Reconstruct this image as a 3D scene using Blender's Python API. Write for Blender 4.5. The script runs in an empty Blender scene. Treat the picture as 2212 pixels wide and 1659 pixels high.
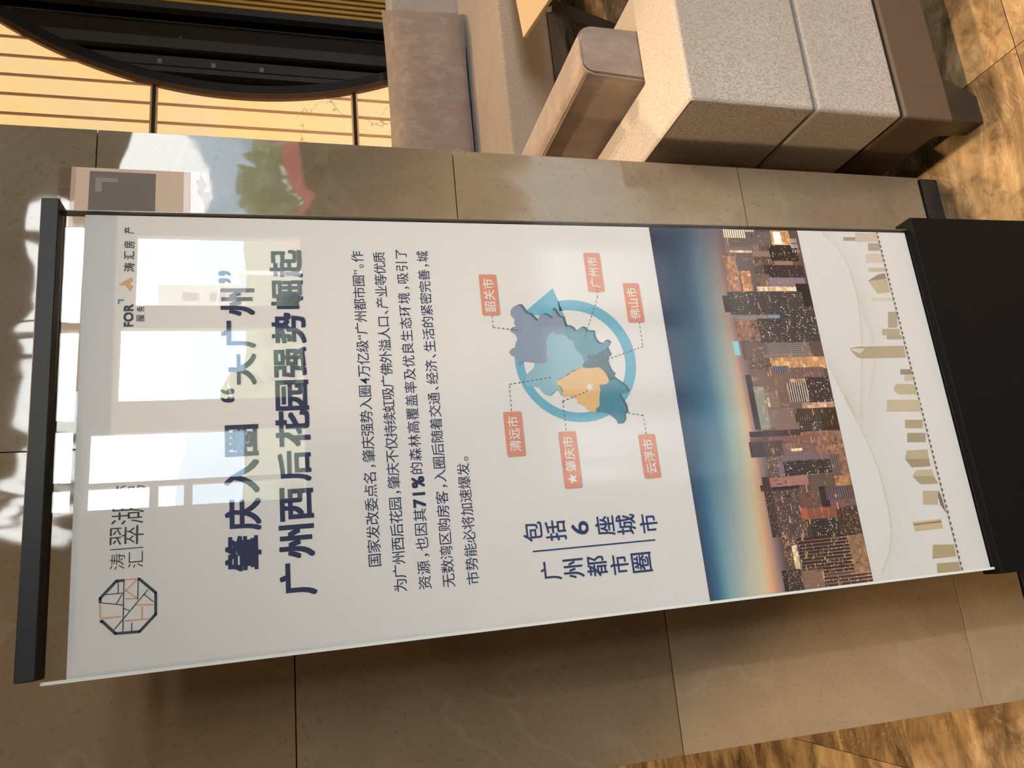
import bpy, bmesh, math, random, json
import numpy as np
from mathutils import Vector, Matrix
random.seed(7); rng = np.random.default_rng(7)
scene = bpy.context.scene
COL = scene.collection
DATA = {"head":[["肇",-0.20175,1.61386,0.04693,0.04578],["庆",-0.15118,1.61324,0.04297,0.04644],["入",-0.09963,1.61419,0.04607,0.04551],["圈",-0.04943,1.61368,0.04413,0.04379],["“",0.01489,1.63157,0.02002,0.01821],["大",0.05258,1.61128,0.04638,0.03711],["广",0.10487,1.61568,0.0413,0.04696],["州",0.15402,1.61634,0.04225,0.04688],["”",0.19295,1.63359,0.01947,0.01756],["广",-0.24189,1.54467,0.04312,0.04791],["州",-0.19219,1.54497,0.04518,0.04659],["西",-0.14168,1.54366,0.04594,0.0447],["后",-0.0894,1.54493,0.04322,0.04446],["花",-0.03585,1.54544,0.05254,0.04659],["园",0.01236,1.54517,0.04452,0.04553],["强",0.06139,1.54602,0.04555,0.04543],["势",0.11344,1.54652,0.04734,0.04801],["崛",0.16536,1.54759,0.04502,0.04546],["起",0.21497,1.54774,0.04486,0.047]],"side":[["包",-0.20723,1.21394,0.02876,0.02912],["括",-0.20818,1.17861,0.02983,0.03215],["6",-0.20773,1.14053,0.01975,0.02748],["座",-0.20784,1.10083,0.02915,0.03129],["城",-0.20862,1.06687,0.03035,0.03203],["市",-0.21006,1.02984,0.02872,0.02979],["广",-0.26482,1.19273,0.02694,0.03154],["州",-0.26499,1.158,0.02799,0.03203],["都",-0.26501,1.12169,0.02977,0.03191],["市",-0.26637,1.08615,0.02844,0.02937],["圈",-0.26626,1.05008,0.02904,0.03293]],"logo":[["涛",-0.19859,1.76553,0.02015,0.01733],["汇",-0.19801,1.74414,0.02064,0.0177],["翠",-0.1663,1.75517,0.02428,0.03996],["湖",-0.1396,1.75461,0.02556,0.03903],["湾",-0.11282,1.75386,0.02245,0.03844]],"logo2":[["涛",0.20734,1.7602,0.01386,0.01375],["汇",0.22587,1.76058,0.01285,0.01381],["房",0.24194,1.76091,0.01113,0.01386],["产",0.2642,1.76137,0.0101,0.01393],["服",0.13082,1.74432,0.01018,0.00988],["务",0.14418,1.74455,0.00828,0.00991]],"for":[["F",0.12184,1.75917,0.00645,0.01201],["O",0.13283,1.75959,0.01383,0.0124],["R",0.1467,1.75969,0.01043,0.01207]],"small":[["示",0.24625,0.66514,0.00729,0.01545],["意",0.25622,0.66768,0.00914,0.01546],["图",0.26673,0.66673,0.00827,0.01259]],"body":[["国家发改委点名，肇庆强势入圈4万亿级“广州都市圈”。作",-0.23511,0.23565,1.44295],["为广州西后花园，肇庆不仅持续虹吸广佛外溢人口、产业等优质",-0.27149,0.23452,1.41],["资源，也因其71%的森林高覆盖率及优良生态环境，吸引了",-0.27212,0.24082,1.37633],["无数湾区购房客，入圈后随着交通、经济、生活的紧密完善，城",-0.2721,0.23695,1.34296],["市势能必将加速爆发。",-0.2722,-0.0928,1.30819]],"em":0.01982,"sideline":[[-0.2344,1.21711],[-0.23646,1.02289]],"logobar":[[-0.18316,1.77421],[-0.1831,1.73553]],"labels":[["韶关市",[[0.19818,1.25682],[0.19873,1.22811],[0.12962,1.22764],[0.12909,1.25639]],[[0.13562,1.24123],[0.19073,1.24]]],["广州市",[[0.23782,1.07505],[0.23818,1.04604],[0.16898,1.04641],[0.16838,1.07576]],[[0.17631,1.05928],[0.23009,1.0588]]],["佛山市",[[0.18369,1.0132],[0.18417,0.98345],[0.11446,0.98396],[0.11441,1.01307]],[[0.12123,0.99861],[0.17561,0.99684]]],["清远市",[[-0.02615,1.24038],[-0.02607,1.21133],[-0.0953,1.21083],[-0.09462,1.2401]],[[-0.08684,1.22523],[-0.03401,1.224]]],["肇庆市",[[-0.06101,1.15719],[-0.06113,1.12796],[-0.14898,1.12795],[-0.14805,1.15632]],[[-0.12259,1.14249],[-0.0694,1.1412]]],["云浮市",[[-0.07201,1.02579],[-0.0724,0.99672],[-0.14211,0.99629],[-0.14166,1.02559]],[[-0.13422,1.01144],[-0.08064,1.00943]]]],"star2":[-0.13441,1.14193],"star1":[0.00789,1.09517],"dash":[[[0.1283,1.24136],[0.10958,1.24163],[0.10369,1.19755]],[[0.17676,1.06076],[0.16019,1.06046],[0.08607,1.09462]],[[0.11459,0.99361],[0.07265,0.99405],[0.04766,1.07471]],[[-0.02495,1.22636],[0.017,1.22542],[0.02558,1.15741]],[[-0.0594,1.14315],[-0.01302,1.14292],[0.00151,1.09984]],[[-0.07219,1.01149],[-0.04165,1.01175],[-0.03419,1.05037]]],"regions":[["8591a9",[[0.13639,1.211],[0.14269,1.20621],[0.14582,1.19865],[0.14536,1.19353],[0.13832,1.18955],[0.13192,1.18572],[0.13038,1.17967],[0.12438,1.17413],[0.11904,1.16955],[0.11965,1.16802],[0.12745,1.16439],[0.13057,1.15773],[0.1288,1.15165],[0.12253,1.14295],[0.1304,1.14092],[0.13897,1.14134],[0.13786,1.13787],[0.13033,1.13458],[0.12603,1.13194],[0.12382,1.12586],[0.11098,1.12326],[0.09509,1.12425],[0.09744,1.13766],[0.10074,1.14564],[0.09457,1.15372],[0.08627,1.15786],[0.07169,1.15859],[0.06242,1.16075],[0.05721,1.1589],[0.05008,1.16225],[0.04821,1.16865],[0.05062,1.18169],[0.05313,1.19872],[0.04624,1.20719],[0.05646,1.20849],[0.06061,1.21106],[0.0628,1.21689],[0.068,1.22036],[0.07203,1.21791],[0.07494,1.21051],[0.08308,1.20556],[0.09134,1.20465],[0.09719,1.20706],[0.10293,1.21459],[0.10708,1.21354],[0.10845,1.20788],[0.11007,1.20463],[0.11533,1.20713],[0.1216,1.20542],[0.12902,1.21077]]],["8bb0c0",[[0.10074,1.14564],[0.09748,1.13975],[0.09509,1.12425],[0.0876,1.11887],[0.08325,1.11203],[0.07483,1.11209],[0.06524,1.10595],[0.05986,1.10031],[0.05358,1.1001],[0.05039,1.09778],[0.04324,1.10299],[0.03831,1.11167],[0.03548,1.12044],[0.02754,1.12984],[0.01998,1.14843],[0.0139,1.14919],[0.00758,1.14277],[-0.00458,1.14226],[-0.00248,1.14446],[0.00623,1.15015],[-0.00342,1.1616],[-0.00262,1.1666],[0.00061,1.17232],[0.01133,1.17917],[0.01266,1.19925],[0.02171,1.19923],[0.0317,1.19608],[0.03717,1.18937],[0.04149,1.18378],[0.05059,1.18067],[0.04821,1.16865],[0.05008,1.16225],[0.05721,1.1589],[0.06242,1.16075],[0.07169,1.15859],[0.08627,1.15786],[0.09457,1.15372]]],["6093a2",[[0.10992,1.1234],[0.10875,1.11612],[0.10548,1.11122],[0.10011,1.10767],[0.10324,1.10405],[0.10677,1.09823],[0.10625,1.09187],[0.10085,1.08831],[0.09959,1.07663],[0.09212,1.07703],[0.08569,1.07535],[0.0803,1.0718],[0.07805,1.06564],[0.08116,1.06194],[0.08367,1.05941],[0.08314,1.0545],[0.07988,1.05128],[0.07044,1.05808],[0.06542,1.0696],[0.06137,1.07663],[0.06069,1.09169],[0.05655,1.09375],[0.05333,1.09058],[0.05039,1.09778],[0.05358,1.1001],[0.05986,1.10031],[0.06524,1.10595],[0.07483,1.11209],[0.08325,1.11203],[0.0876,1.11887],[0.09509,1.12425]]],["536f7c",[[0.07044,1.05808],[0.06508,1.05561],[0.05869,1.05374],[0.05356,1.05946],[0.04728,1.0608],[0.03989,1.0593],[0.03354,1.057],[0.02928,1.0544],[0.02708,1.05106],[0.02405,1.05409],[0.02091,1.05348],[0.01699,1.0605],[0.0254,1.06356],[0.03601,1.06953],[0.04042,1.07745],[0.03895,1.08406],[0.03878,1.09259],[0.04324,1.10299],[0.05039,1.09778],[0.05333,1.09058],[0.05655,1.09375],[0.06069,1.09169],[0.06137,1.07663],[0.06542,1.0696]]],["dcb27a",[[0.03766,1.1107],[0.04117,1.10327],[0.03932,1.09675],[0.03895,1.08406],[0.04042,1.07745],[0.0386,1.07237],[0.03387,1.06769],[0.02537,1.06249],[0.01804,1.06099],[0.01435,1.06239],[0.01164,1.0677],[0.01101,1.07908],[0.00315,1.07786],[-0.00902,1.0813],[-0.02319,1.08332],[-0.027,1.08912],[-0.03358,1.09109],[-0.02946,1.10202],[-0.01999,1.11115],[-0.01766,1.11853],[-0.01055,1.11924],[-0.00833,1.12414],[-0.00507,1.12993],[-0.00567,1.14034],[-0.00253,1.14303],[0.00445,1.14049],[0.0096,1.14251],[0.0139,1.14919],[0.01998,1.14843],[0.0218,1.142],[0.02563,1.13425],[0.03256,1.12606],[0.03494,1.11632]]],["478399",[[0.01804,1.06099],[0.02198,1.0544],[0.01548,1.04675],[0.0089,1.03695],[-0.00169,1.03144],[-0.00426,1.03465],[-0.00557,1.04884],[-0.01249,1.04559],[-0.02504,1.03999],[-0.03734,1.03909],[-0.04015,1.04444],[-0.04725,1.04467],[-0.05314,1.04855],[-0.05318,1.056],[-0.04661,1.05819],[-0.03808,1.06752],[-0.03349,1.07953],[-0.03302,1.08997],[-0.027,1.08912],[-0.02319,1.08332],[-0.00902,1.0813],[0.00315,1.07786],[0.01101,1.07908],[0.01164,1.0677],[0.01435,1.06239]]]],"shadow_off":[0.00182,-0.00343],"ring":[[0.05354,1.11137,0.10118],[0.05236,1.11339,0.08482]],"arrow":[[0.17526,1.13578],[0.12226,1.12032],[0.13197,1.19089]],"ringends":[[0.14748,1.12924],[0.08724,1.20713]],"oct":[[[-0.22264,1.75645],[-0.22244,1.766],[-0.24183,1.7841],[-0.24776,1.78381]],[[-0.26951,1.78358],[-0.26979,1.78103],[-0.28622,1.76558],[-0.28697,1.73813],[-0.26807,1.71967],[-0.24152,1.72],[-0.22257,1.73955],[-0.22237,1.7416]]],"thin":[[[-0.22195,1.75716],[-0.28717,1.75732]],[[-0.22376,1.76395],[-0.23765,1.76362]],[[-0.23796,1.77851],[-0.23808,1.75773]],[[-0.23967,1.75896],[-0.2506,1.7656]],[[-0.24717,1.78366],[-0.25265,1.7578]],[[-0.22294,1.74083],[-0.2477,1.74085]],[[-0.23656,1.72906],[-0.28236,1.76795]],[[-0.24228,1.73366],[-0.25241,1.72239]],[[-0.25705,1.75656],[-0.26048,1.75015]],[[-0.27537,1.74726],[-0.28591,1.74734]]],"oran":[[[-0.22171,1.75647],[-0.22218,1.74219]],[[-0.2234,1.74246],[-0.23543,1.7553],[-0.2465,1.74058]],[[-0.24556,1.75537],[-0.2464,1.74145]],[[-0.24866,1.7839],[-0.26562,1.78341]],[[-0.26623,1.78339],[-0.26651,1.75893]],[[-0.25422,1.74305],[-0.25584,1.72205]],[[-0.25683,1.73575],[-0.27152,1.7355]],[[-0.27235,1.75536],[-0.27275,1.72707]]],"bird":[[0.17978,1.77334],[0.18641,1.76566],[0.19197,1.75734],[0.18753,1.75538],[0.18199,1.75995],[0.17868,1.7552],[0.17096,1.75786],[0.18088,1.76554]],"corner":[[0.15201,1.77323],[0.15898,1.7734],[0.15894,1.76543],[0.15675,1.76538],[0.15679,1.7715],[0.152,1.77139]],"pic":[0.94843,0.65443],"bld":[[0.9258,1.0083,0.4771,0.7085,"f","6b5b58","b59f90"],[0.9756,1.0097,0.4877,0.694,"s","8a766c","e8dcc8"],[0.9462,0.9741,0.5125,0.6343,"g","463e40","8d7d78"],[0.9293,0.936,0.5073,0.6544,"w","e0c8a8",""],[0.953,0.9946,0.6332,0.803,"g","544a4c","7a6a66"],[0.9179,0.9355,0.6578,0.7812,"g","77665c","988474"],[0.8113,0.9197,0.4479,0.5357,"w","b5805a",""],[0.8112,0.9231,0.5364,0.6444,"f","5b5050",""],[0.8112,0.8739,0.5449,0.6145,"w","c88e58",""],[0.9541,1.0112,0.8064,0.9394,"w","d2a268",""],[0.9585,0.996,0.8251,0.8801,"f","d8ece8",""],[0.9054,0.9543,0.7756,0.974,"l","1d1617","d8c8b0"],[0.8922,0.9054,0.7941,0.9256,"f","8a6a60",""],[0.8537,0.8922,0.7174,0.9927,"l","2b2124","8a7a70"],[0.8282,0.8627,0.6476,0.7437,"g","5a4642","a08068"],[0.8277,0.8528,0.7316,0.9831,"g","75626c","a08c92"],[0.8124,0.8268,0.6393,0.9662,"w","e6c69c",""],[0.7591,0.8341,0.9089,1.0473,"f","1c1415",""],[0.7257,0.7409,0.4488,0.7683,"g","6e6464","a8a0a0"],[0.7325,0.7404,0.6748,0.7701,"f","6c88b8",""],[0.6675,0.7276,0.4519,0.5504,"w","a87458",""],[0.6668,0.6996,0.5444,0.6002,"w","8c6450",""],[0.7502,0.7987,0.4011,0.4503,"f","3a3034",""],[0.7429,0.8111,0.4362,0.9448,"G","383034","e8d890"],[0.6602,0.7306,0.5998,0.8016,"G","362e31","e8e0c8"],[0.6229,0.6608,0.5881,0.6315,"f","5d5358",""],[0.6259,0.6593,0.6295,0.9169,"g","4c4446","b0a8a0"],[0.6606,0.765,0.7594,1.0439,"G","322c30","f0ead8"],[0.6156,0.6265,0.5919,0.9318,"f","7a655c",""],[0.5822,0.6153,0.6317,1.0109,"w","d4a468",""],[0.6132,0.6643,0.4636,0.5863,"g","58443e","80685c"],[0.4678,0.5862,0.4898,0.9794,"g","5c4642","8a7064"],[0.5198,0.5677,0.5224,0.7518,"g","66504a","80685e"],[0.4759,0.5203,0.5341,0.6443,"f","77645e",""],[0.479,0.5039,0.5599,0.5793,"w","f0c890",""],[0.5728,0.5914,0.6379,0.7506,"s","3c3c4c","6c7490"],[0.489,0.544,0.7135,0.8397,"s","2d2425","b8b0a8"],[0.544,0.554,0.7356,0.8559,"w","b89878",""],[0.4768,0.5572,0.8413,1.0445,"G","2b1b1e","f0e4e0"],[0.4666,0.4862,0.7814,1.0229,"w","c8a080",""],[0.4113,0.4744,0.5419,0.7362,"g","6a5450","988278"],[0.4319,0.4694,0.7222,0.9142,"s","2b2224","52443f"],[0.4061,0.4314,0.7397,0.9114,"G","32282a","f0e8d8"],[0.3647,0.4702,0.8922,1.0466,"f","33271f",""],[0.4172,0.5353,0.4819,0.5556,"f","82807a",""],[0.4186,0.5699,0.4509,0.4893,"f","3b3338",""],[0.334,0.4049,0.7296,1.02,"w","9a6c50",""],[0.399,0.4139,0.408,0.7374,"f","3c2e30",""],[0.3814,0.3976,0.4044,0.841,"g","704c48","85605a"],[0.3456,0.3868,0.3931,0.6139,"s","3b3236","584a4e"],[0.3397,0.3787,0.6005,0.8269,"f","6e5450",""],[0.355,0.3631,0.6514,0.7288,"w","f0d0a0",""],[0.2881,0.344,0.5493,0.9101,"f","6c5a66",""],[0.2917,0.3303,0.585,0.8945,"G","1f191b","e8e0d4"],[0.2833,0.3398,0.8976,0.957,"s","4b3c3e","786460"],[0.2628,0.3436,0.9534,1.0131,"w","9c6c50",""],[0.1379,0.2922,0.4322,0.6444,"k","4a3b3a","f0e0c0"],[0.2572,0.273,0.4158,0.4807,"f","4c3c3e",""],[0.2589,0.2906,0.442,0.4963,"f","503e3e",""],[0.266,0.2893,0.4778,0.7264,"g","91625c","b08078"],[0.2575,0.2655,0.4919,0.6568,"f","2c2530",""],[0.2247,0.2845,0.7295,0.8819,"g","4c3e38","807060"],[0.2524,0.2826,0.891,1.006,"w","b8854c",""],[0.2098,0.2461,0.6427,0.7538,"g","5a3e3a","805c50"],[0.2015,0.2563,0.7785,0.8348,"f","2a2022",""],[0.2205,0.2551,0.8187,1.0243,"s","463840","6c5a5e"],[0.2016,0.2199,0.8333,1.0155,"f","6a5250",""],[0.1748,0.2041,0.6312,0.927,"g","784436","945848"],[0.177,0.2061,0.6356,0.6796,"f","9c5640",""],[0.1796,0.1978,0.8666,0.9174,"f","b88a5c",""],[0.1293,0.1758,0.6553,0.6882,"f","3c3438",""],[0.1264,0.1743,0.6836,0.8612,"G","221b1b","e8e4d8"],[0.1211,0.1978,0.8635,1.0166,"k","3c2c28","e8c8a0"],[0.0345,0.1295,0.5799,0.965,"T","2e1d20","8c6c5c"],[0.0516,0.1141,0.5358,0.5706,"w","f4dcac",""],[0.0085,0.1251,0.8995,1.0174,"w","a07850",""],[0.003,0.0499,0.5669,0.7066,"g","6c5048","a08468"],[-0.0116,0.0292,0.6973,1.0054,"T","40292a","a08060"],[-0.0034,0.0557,0.4474,0.5638,"k","3a3030","e8dcc0"]],"cyan":[0.6264,0.6666,0.413,0.4495],"sky":[[0.0052,"3c4b62"],[0.0556,"3a6a88"],[0.1223,"7ba0a8"],[0.2247,"b3b3a8"],[0.3284,"cbbf9f"],[0.3697,"dba67c"],[0.4029,"b98c7c"],[0.4362,"857478"],[0.4752,"5c4c50"]],"sky1":[[0.0068,"30364a"],[0.1834,"33465e"],[0.2731,"465a72"],[0.3638,"5c6474"],[0.431,"75646c"],[0.4709,"6c5858"]],"skym":[[-0.0173,"37475f"],[0.0884,"35607f"],[0.2152,"54829a"],[0.2866,"8ca8a8"],[0.373,"bdb8a0"],[0.4107,"d3a884"],[0.4369,"a08078"],[0.4895,"6a5c60"]],"gold":[["a99884",[[0.27616,0.55799],[0.27669,0.52967],[0.26904,0.53164],[0.26855,0.55991]]],["cfc1b0",[[0.28456,0.53021],[0.28555,0.48051],[0.26791,0.48525],[0.26708,0.53472]]],["b3a48f",[[0.26469,0.50695],[0.26511,0.48077],[0.24953,0.48498],[0.24918,0.51104]]],["d6cabb",[[0.24318,0.51779],[0.24364,0.48004],[0.22512,0.48507],[0.22479,0.52262]]],["cdbfa8",[[0.21499,0.51879],[0.21524,0.48255],[0.20701,0.4848],[0.20681,0.52095]]],["c5b79c",[[0.18939,0.52683],[0.19641,0.50447],[0.20232,0.48478],[0.16627,0.48431],[0.16404,0.51317]]],["988b80",[[0.18939,0.52683],[0.20107,0.50322],[0.20465,0.48674],[0.19414,0.48572],[0.19059,0.5086]]],["d9d0c4",[[0.15608,0.52803],[0.15588,0.48201],[0.14899,0.48392],[0.14925,0.52985]]],["b3a78e",[[0.12855,0.49981],[0.12836,0.47934],[0.09786,0.48785],[0.09817,0.50814]]],["bcae95",[[0.09613,0.52135],[0.09554,0.48338],[0.08324,0.48683],[0.08392,0.52467]]],["b5a78d",[[0.08375,0.51513],[0.08315,0.48174],[0.07535,0.48394],[0.076,0.51725]]],["b9aa8d",[[0.06122,0.59875],[0.06369,0.58222],[0.06307,0.48357],[0.04094,0.48474],[0.04162,0.57815],[0.04359,0.58742],[0.05245,0.5949]]],["ddd4c2",[[0.06052,0.59649],[0.05945,0.56856],[0.05101,0.5806],[0.05565,0.59286]]],["9e917f",[[0.01951,0.50343],[0.0188,0.47962],[0.00905,0.48241],[0.0098,0.50615]]],["cdbfa9",[[0.00952,0.49743],[0.00893,0.47864],[-0.00294,0.48205],[-0.00231,0.50077]]],["c8b797",[[-0.0122,0.52602],[-0.00705,0.51961],[-0.00883,0.48122],[-0.02736,0.48277],[-0.02592,0.5199],[-0.01964,0.52759]]],["cdbca3",[[-0.03485,0.54707],[-0.03769,0.47694],[-0.0588,0.48308],[-0.0557,0.55278]]],["b3a58a",[[-0.0723,0.51942],[-0.07407,0.48202],[-0.08893,0.48636],[-0.08706,0.5236]]],["a89b80",[[-0.09551,0.52131],[-0.0975,0.48292],[-0.11376,0.4877],[-0.11166,0.52589]]],["c4b294",[[-0.14026,0.53865],[-0.12608,0.53115],[-0.12622,0.48781],[-0.14324,0.48929]]],["ab987e",[[-0.14026,0.53865],[-0.14324,0.48929],[-0.15594,0.48951],[-0.15539,0.52906]]],["c6b99f",[[-0.17065,0.53158],[-0.16072,0.52131],[-0.16182,0.4889],[-0.17355,0.48769]]],["b0a287",[[-0.17065,0.53158],[-0.17355,0.48769],[-0.1865,0.48216],[-0.18531,0.51916]]],["c5b29a",[[-0.19649,0.51779],[-0.19868,0.48699],[-0.22203,0.494],[-0.21973,0.52458]]],["7d7263",[[-0.19782,0.48556],[-0.20855,0.48293],[-0.23725,0.4811],[-0.22339,0.48858],[-0.20805,0.48981]]],["cbb994",[[-0.24646,0.55401],[-0.24593,0.49538],[-0.2615,0.49545],[-0.26228,0.5529]]],["8f7d66",[[-0.24999,0.55163],[-0.24896,0.49514],[-0.25157,0.49546],[-0.25256,0.55191]]],["b5a582",[[-0.2869,0.52376],[-0.28965,0.48204],[-0.30903,0.48224],[-0.30908,0.5315]]],["b3a27f",[[-0.31698,0.52478],[-0.31838,0.48052],[-0.3339,0.48074],[-0.33205,0.52816]]]],"dashl":[[0.29223,0.4828],[-0.33504,0.4786]],"curves":[[[0.28549,0.60123],[0.25535,0.57589],[0.2147,0.56087],[0.15735,0.55798],[0.10347,0.56448],[0.06393,0.57355],[-0.00869,0.59371],[-0.06232,0.60887]],[[0.16645,0.55814],[0.12569,0.55369],[0.08542,0.54682],[0.03299,0.55582],[-0.03026,0.58242]],[[-0.02847,0.63228],[-0.07454,0.61692],[-0.11412,0.60467],[-0.16452,0.59558],[-0.2191,0.59473],[-0.25932,0.59912],[-0.29435,0.61318],[-0.32078,0.63566]],[[0.03351,0.65142],[-0.00282,0.64017],[-0.06183,0.61947]]],"camR":[[0.961617,-0.273533,-0.021741],[-0.092125,-0.247203,-0.964574],[0.258469,0.929554,-0.262914]],"camC":[-0.28926,-1.38167,1.53155]}

# ------------------------------------------------------------------ camera
R = DATA['camR']; CC = DATA['camC']
right, down, fwd = Vector(R[0]), Vector(R[1]), Vector(R[2])
cam_d = bpy.data.cameras.new('camera'); cam_d.sensor_fit = 'HORIZONTAL'; cam_d.sensor_width = 36.0
cam_d.lens = 36.0 * 1665.0 / 2212.0
cam_d.clip_start = 0.05; cam_d.clip_end = 1000
cam = bpy.data.objects.new('camera', cam_d); COL.objects.link(cam)
m = Matrix((down, right, -fwd)).transposed().to_4x4()      # the phone was held sideways
m.translation = Vector(CC); cam.matrix_world = m
scene.camera = cam

# ------------------------------------------------------------------ world, exposure
world = bpy.data.worlds.new('world'); scene.world = world; world.use_nodes = True
wn = world.node_tree.nodes; wl = world.node_tree.links
bg = wn['Background']
tc = wn.new('ShaderNodeTexCoord'); sep = wn.new('ShaderNodeSeparateXYZ'); mr = wn.new('ShaderNodeMapRange')
wl.new(tc.outputs['Generated'], sep.inputs[0]); wl.new(sep.outputs['Z'], mr.inputs[0])
mr.inputs[1].default_value = 0.0; mr.inputs[2].default_value = 0.5
nz = wn.new('ShaderNodeTexNoise'); nz.inputs['Scale'].default_value = 3.0; nz.inputs['Detail'].default_value = 4
wl.new(tc.outputs['Generated'], nz.inputs['Vector'])
ad = wn.new('ShaderNodeMath'); ad.operation = 'ADD'; wl.new(mr.outputs[0], ad.inputs[0]); wl.new(nz.outputs[0], ad.inputs[1])
cr = wn.new('ShaderNodeValToRGB'); wl.new(ad.outputs[0], cr.inputs[0])
cr.color_ramp.elements[0].position = 0.35; cr.color_ramp.elements[0].color = (0.91, 0.95, 1.0, 1)
cr.color_ramp.elements[1].position = 0.75; cr.color_ramp.elements[1].color = (1.0, 0.985, 0.97, 1)
wl.new(cr.outputs[0], bg.inputs[0]); bg.inputs[1].default_value = 23.5
vs = scene.view_settings
scene.display_settings.display_device = 'sRGB'
vs.view_transform = 'Standard'; vs.look = 'None'; vs.exposure = 0.20; vs.gamma = 1.0; vs.use_curve_mapping = False

FAC_Y = -8.0
CEIL = 5.2
# window openings of the street facade: x0, x1, z0, z1
WINS = [(4.35, 5.90, 1.50, 3.60), (3.17, 4.06, 1.50, 3.34), (2.06, 2.92, 1.50, 3.48), (1.18, 1.73, 1.50, 3.73),
        (0.90, 1.15, 1.50, 2.71), (0.90, 1.15, 2.76, 3.05), (0.90, 1.15, 3.10, 3.73),
        (4.32, 4.85, 3.86, 4.65), (2.97, 4.18, 3.86, 4.65), (1.86, 2.90, 3.86, 4.65), (1.20, 1.78, 3.86, 4.65), (0.90, 1.15, 3.86, 4.65)]
def portal(x0, x1, z0, z1):
    ld = bpy.data.lights.new('window_portal', 'AREA'); ld.shape = 'RECTANGLE'; ld.size = x1 - x0; ld.size_y = z1 - z0
    ld.cycles.is_portal = True
    o = bpy.data.objects.new('window_portal', ld); COL.objects.link(o)
    o.location = ((x0+x1)/2, FAC_Y - 0.12, (z0+z1)/2); o.rotation_euler = (math.pi/2, 0, 0)
portal(0.90, 5.90, 1.50, 4.65)

def spot(name, loc, target, watts, size_deg, blend=0.5, radius=0.03, col=(1.0, 0.70, 0.40)):
    ld = bpy.data.lights.new(name, 'SPOT'); ld.energy = watts; ld.spot_size = math.radians(size_deg); ld.spot_blend = blend
    ld.shadow_soft_size = radius; ld.color = col
    o = bpy.data.objects.new(name, ld); COL.objects.link(o); o.location = loc
    o.rotation_euler = (Vector(target) - Vector(loc)).to_track_quat('-Z', 'Y').to_euler()
    return o
# warm ceiling downlights and added fill spots (their housings are built with the ceiling)
LAMPS = [((0.66, 0.03), (0.95, -0.25, 0.0), 900, 40), ((2.9, 2.25), (2.8, 2.1, 0.45), 440, 42), ((3.2, -1.4), (2.6, 0.3, 0.0), 500, 60),
         ((-1.5, 1.6), (-1.2, 1.6, 0.0), 600, 40), ((-1.50, -3.0), (-0.84, 0.0, 0.25), 800, 12), ((-1.75, -2.4), (-0.80, 0.0, 1.55), 120, 30), ((-1.20, -1.35), (0.66, -0.07, 0.50), 520, 10)]  # those aimed at the pillar's left face and the sofa's side are added fill
for (lx, ly), tg, w, sd in LAMPS:
    spot('downlight_or_fill_lamp', (lx, ly, CEIL - 0.06), tg, w, sd)

spot('downlight_or_fill_lamp', (0.95, -3.3, CEIL - 0.06), (0.02, -0.28, 0.52), 480, 21, 1.0, 0.05, (1.0, 0.93, 0.86))  # added fill that brightens the lower poster
LAMPS.append(((0.95, -3.3), None, 0, 0))
# ------------------------------------------------------------------ helpers
def lin(h, k=1.0):
    if isinstance(h, str):
        v = [int(h[i:i+2], 16)/255 for i in (0, 2, 4)]
    else: v = h
    return tuple(min(1.0, k*((c/12.92) if c <= 0.04045 else ((c+0.055)/1.055)**2.4)) for c in v)
MATS = {}
def mat(name, col=(0.5, 0.5, 0.5), rough=0.5, metal=0.0, spec=0.5, build=None):
    if name in MATS: return MATS[name]
    m = bpy.data.materials.new(name); m.use_nodes = True
    b = m.node_tree.nodes['Principled BSDF']
    b.inputs['Base Color'].default_value = (*col, 1); b.inputs['Roughness'].default_value = rough
    b.inputs['Metallic'].default_value = metal; b.inputs['Specular IOR Level'].default_value = spec
    if build: build(m.node_tree.nodes, m.node_tree.links, b)
    MATS[name] = m
    return m
def noise(n, l, vec, scale, detail=3, rough=0.5, dist=0.0):
    t = n.new('ShaderNodeTexNoise'); t.inputs['Scale'].default_value = scale; t.inputs['Detail'].default_value = detail
    t.inputs['Roughness'].default_value = rough; t.inputs['Distortion'].default_value = dist
    if vec is not None: l.new(vec, t.inputs['Vector'])
    return t
def ramp(n, l, src, stops):
    r = n.new('ShaderNodeValToRGB'); l.new(src, r.inputs[0]); e = r.color_ramp.elements
    while len(e) < len(stops): e.new(0.5)
    for i, (p, c) in enumerate(stops): e[i].position = p; e[i].color = (*c, 1)
    return r
def mix(n, l, a, b, fac, mode='MIX'):
    mx = n.new('ShaderNodeMix'); mx.data_type = 'RGBA'; mx.blend_type = mode
    for sock, v in ((mx.inputs[0], fac), (mx.inputs[6], a), (mx.inputs[7], b)):
        if hasattr(v, 'links') or hasattr(v, 'is_output'): l.new(v, sock)
        elif isinstance(v, (int, float)): sock.default_value = v
        else: sock.default_value = (*v, 1)
    return mx.outputs[2]
def mapping(n, l, scale=(1, 1, 1), rot=(0, 0, 0), coord='Object'):
    t = n.new('ShaderNodeTexCoord'); mp = n.new('ShaderNodeMapping'); l.new(t.outputs[coord], mp.inputs[0])
    mp.inputs['Scale'].default_value = scale; mp.inputs['Rotation'].default_value = rot
    return mp.outputs[0]
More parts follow.
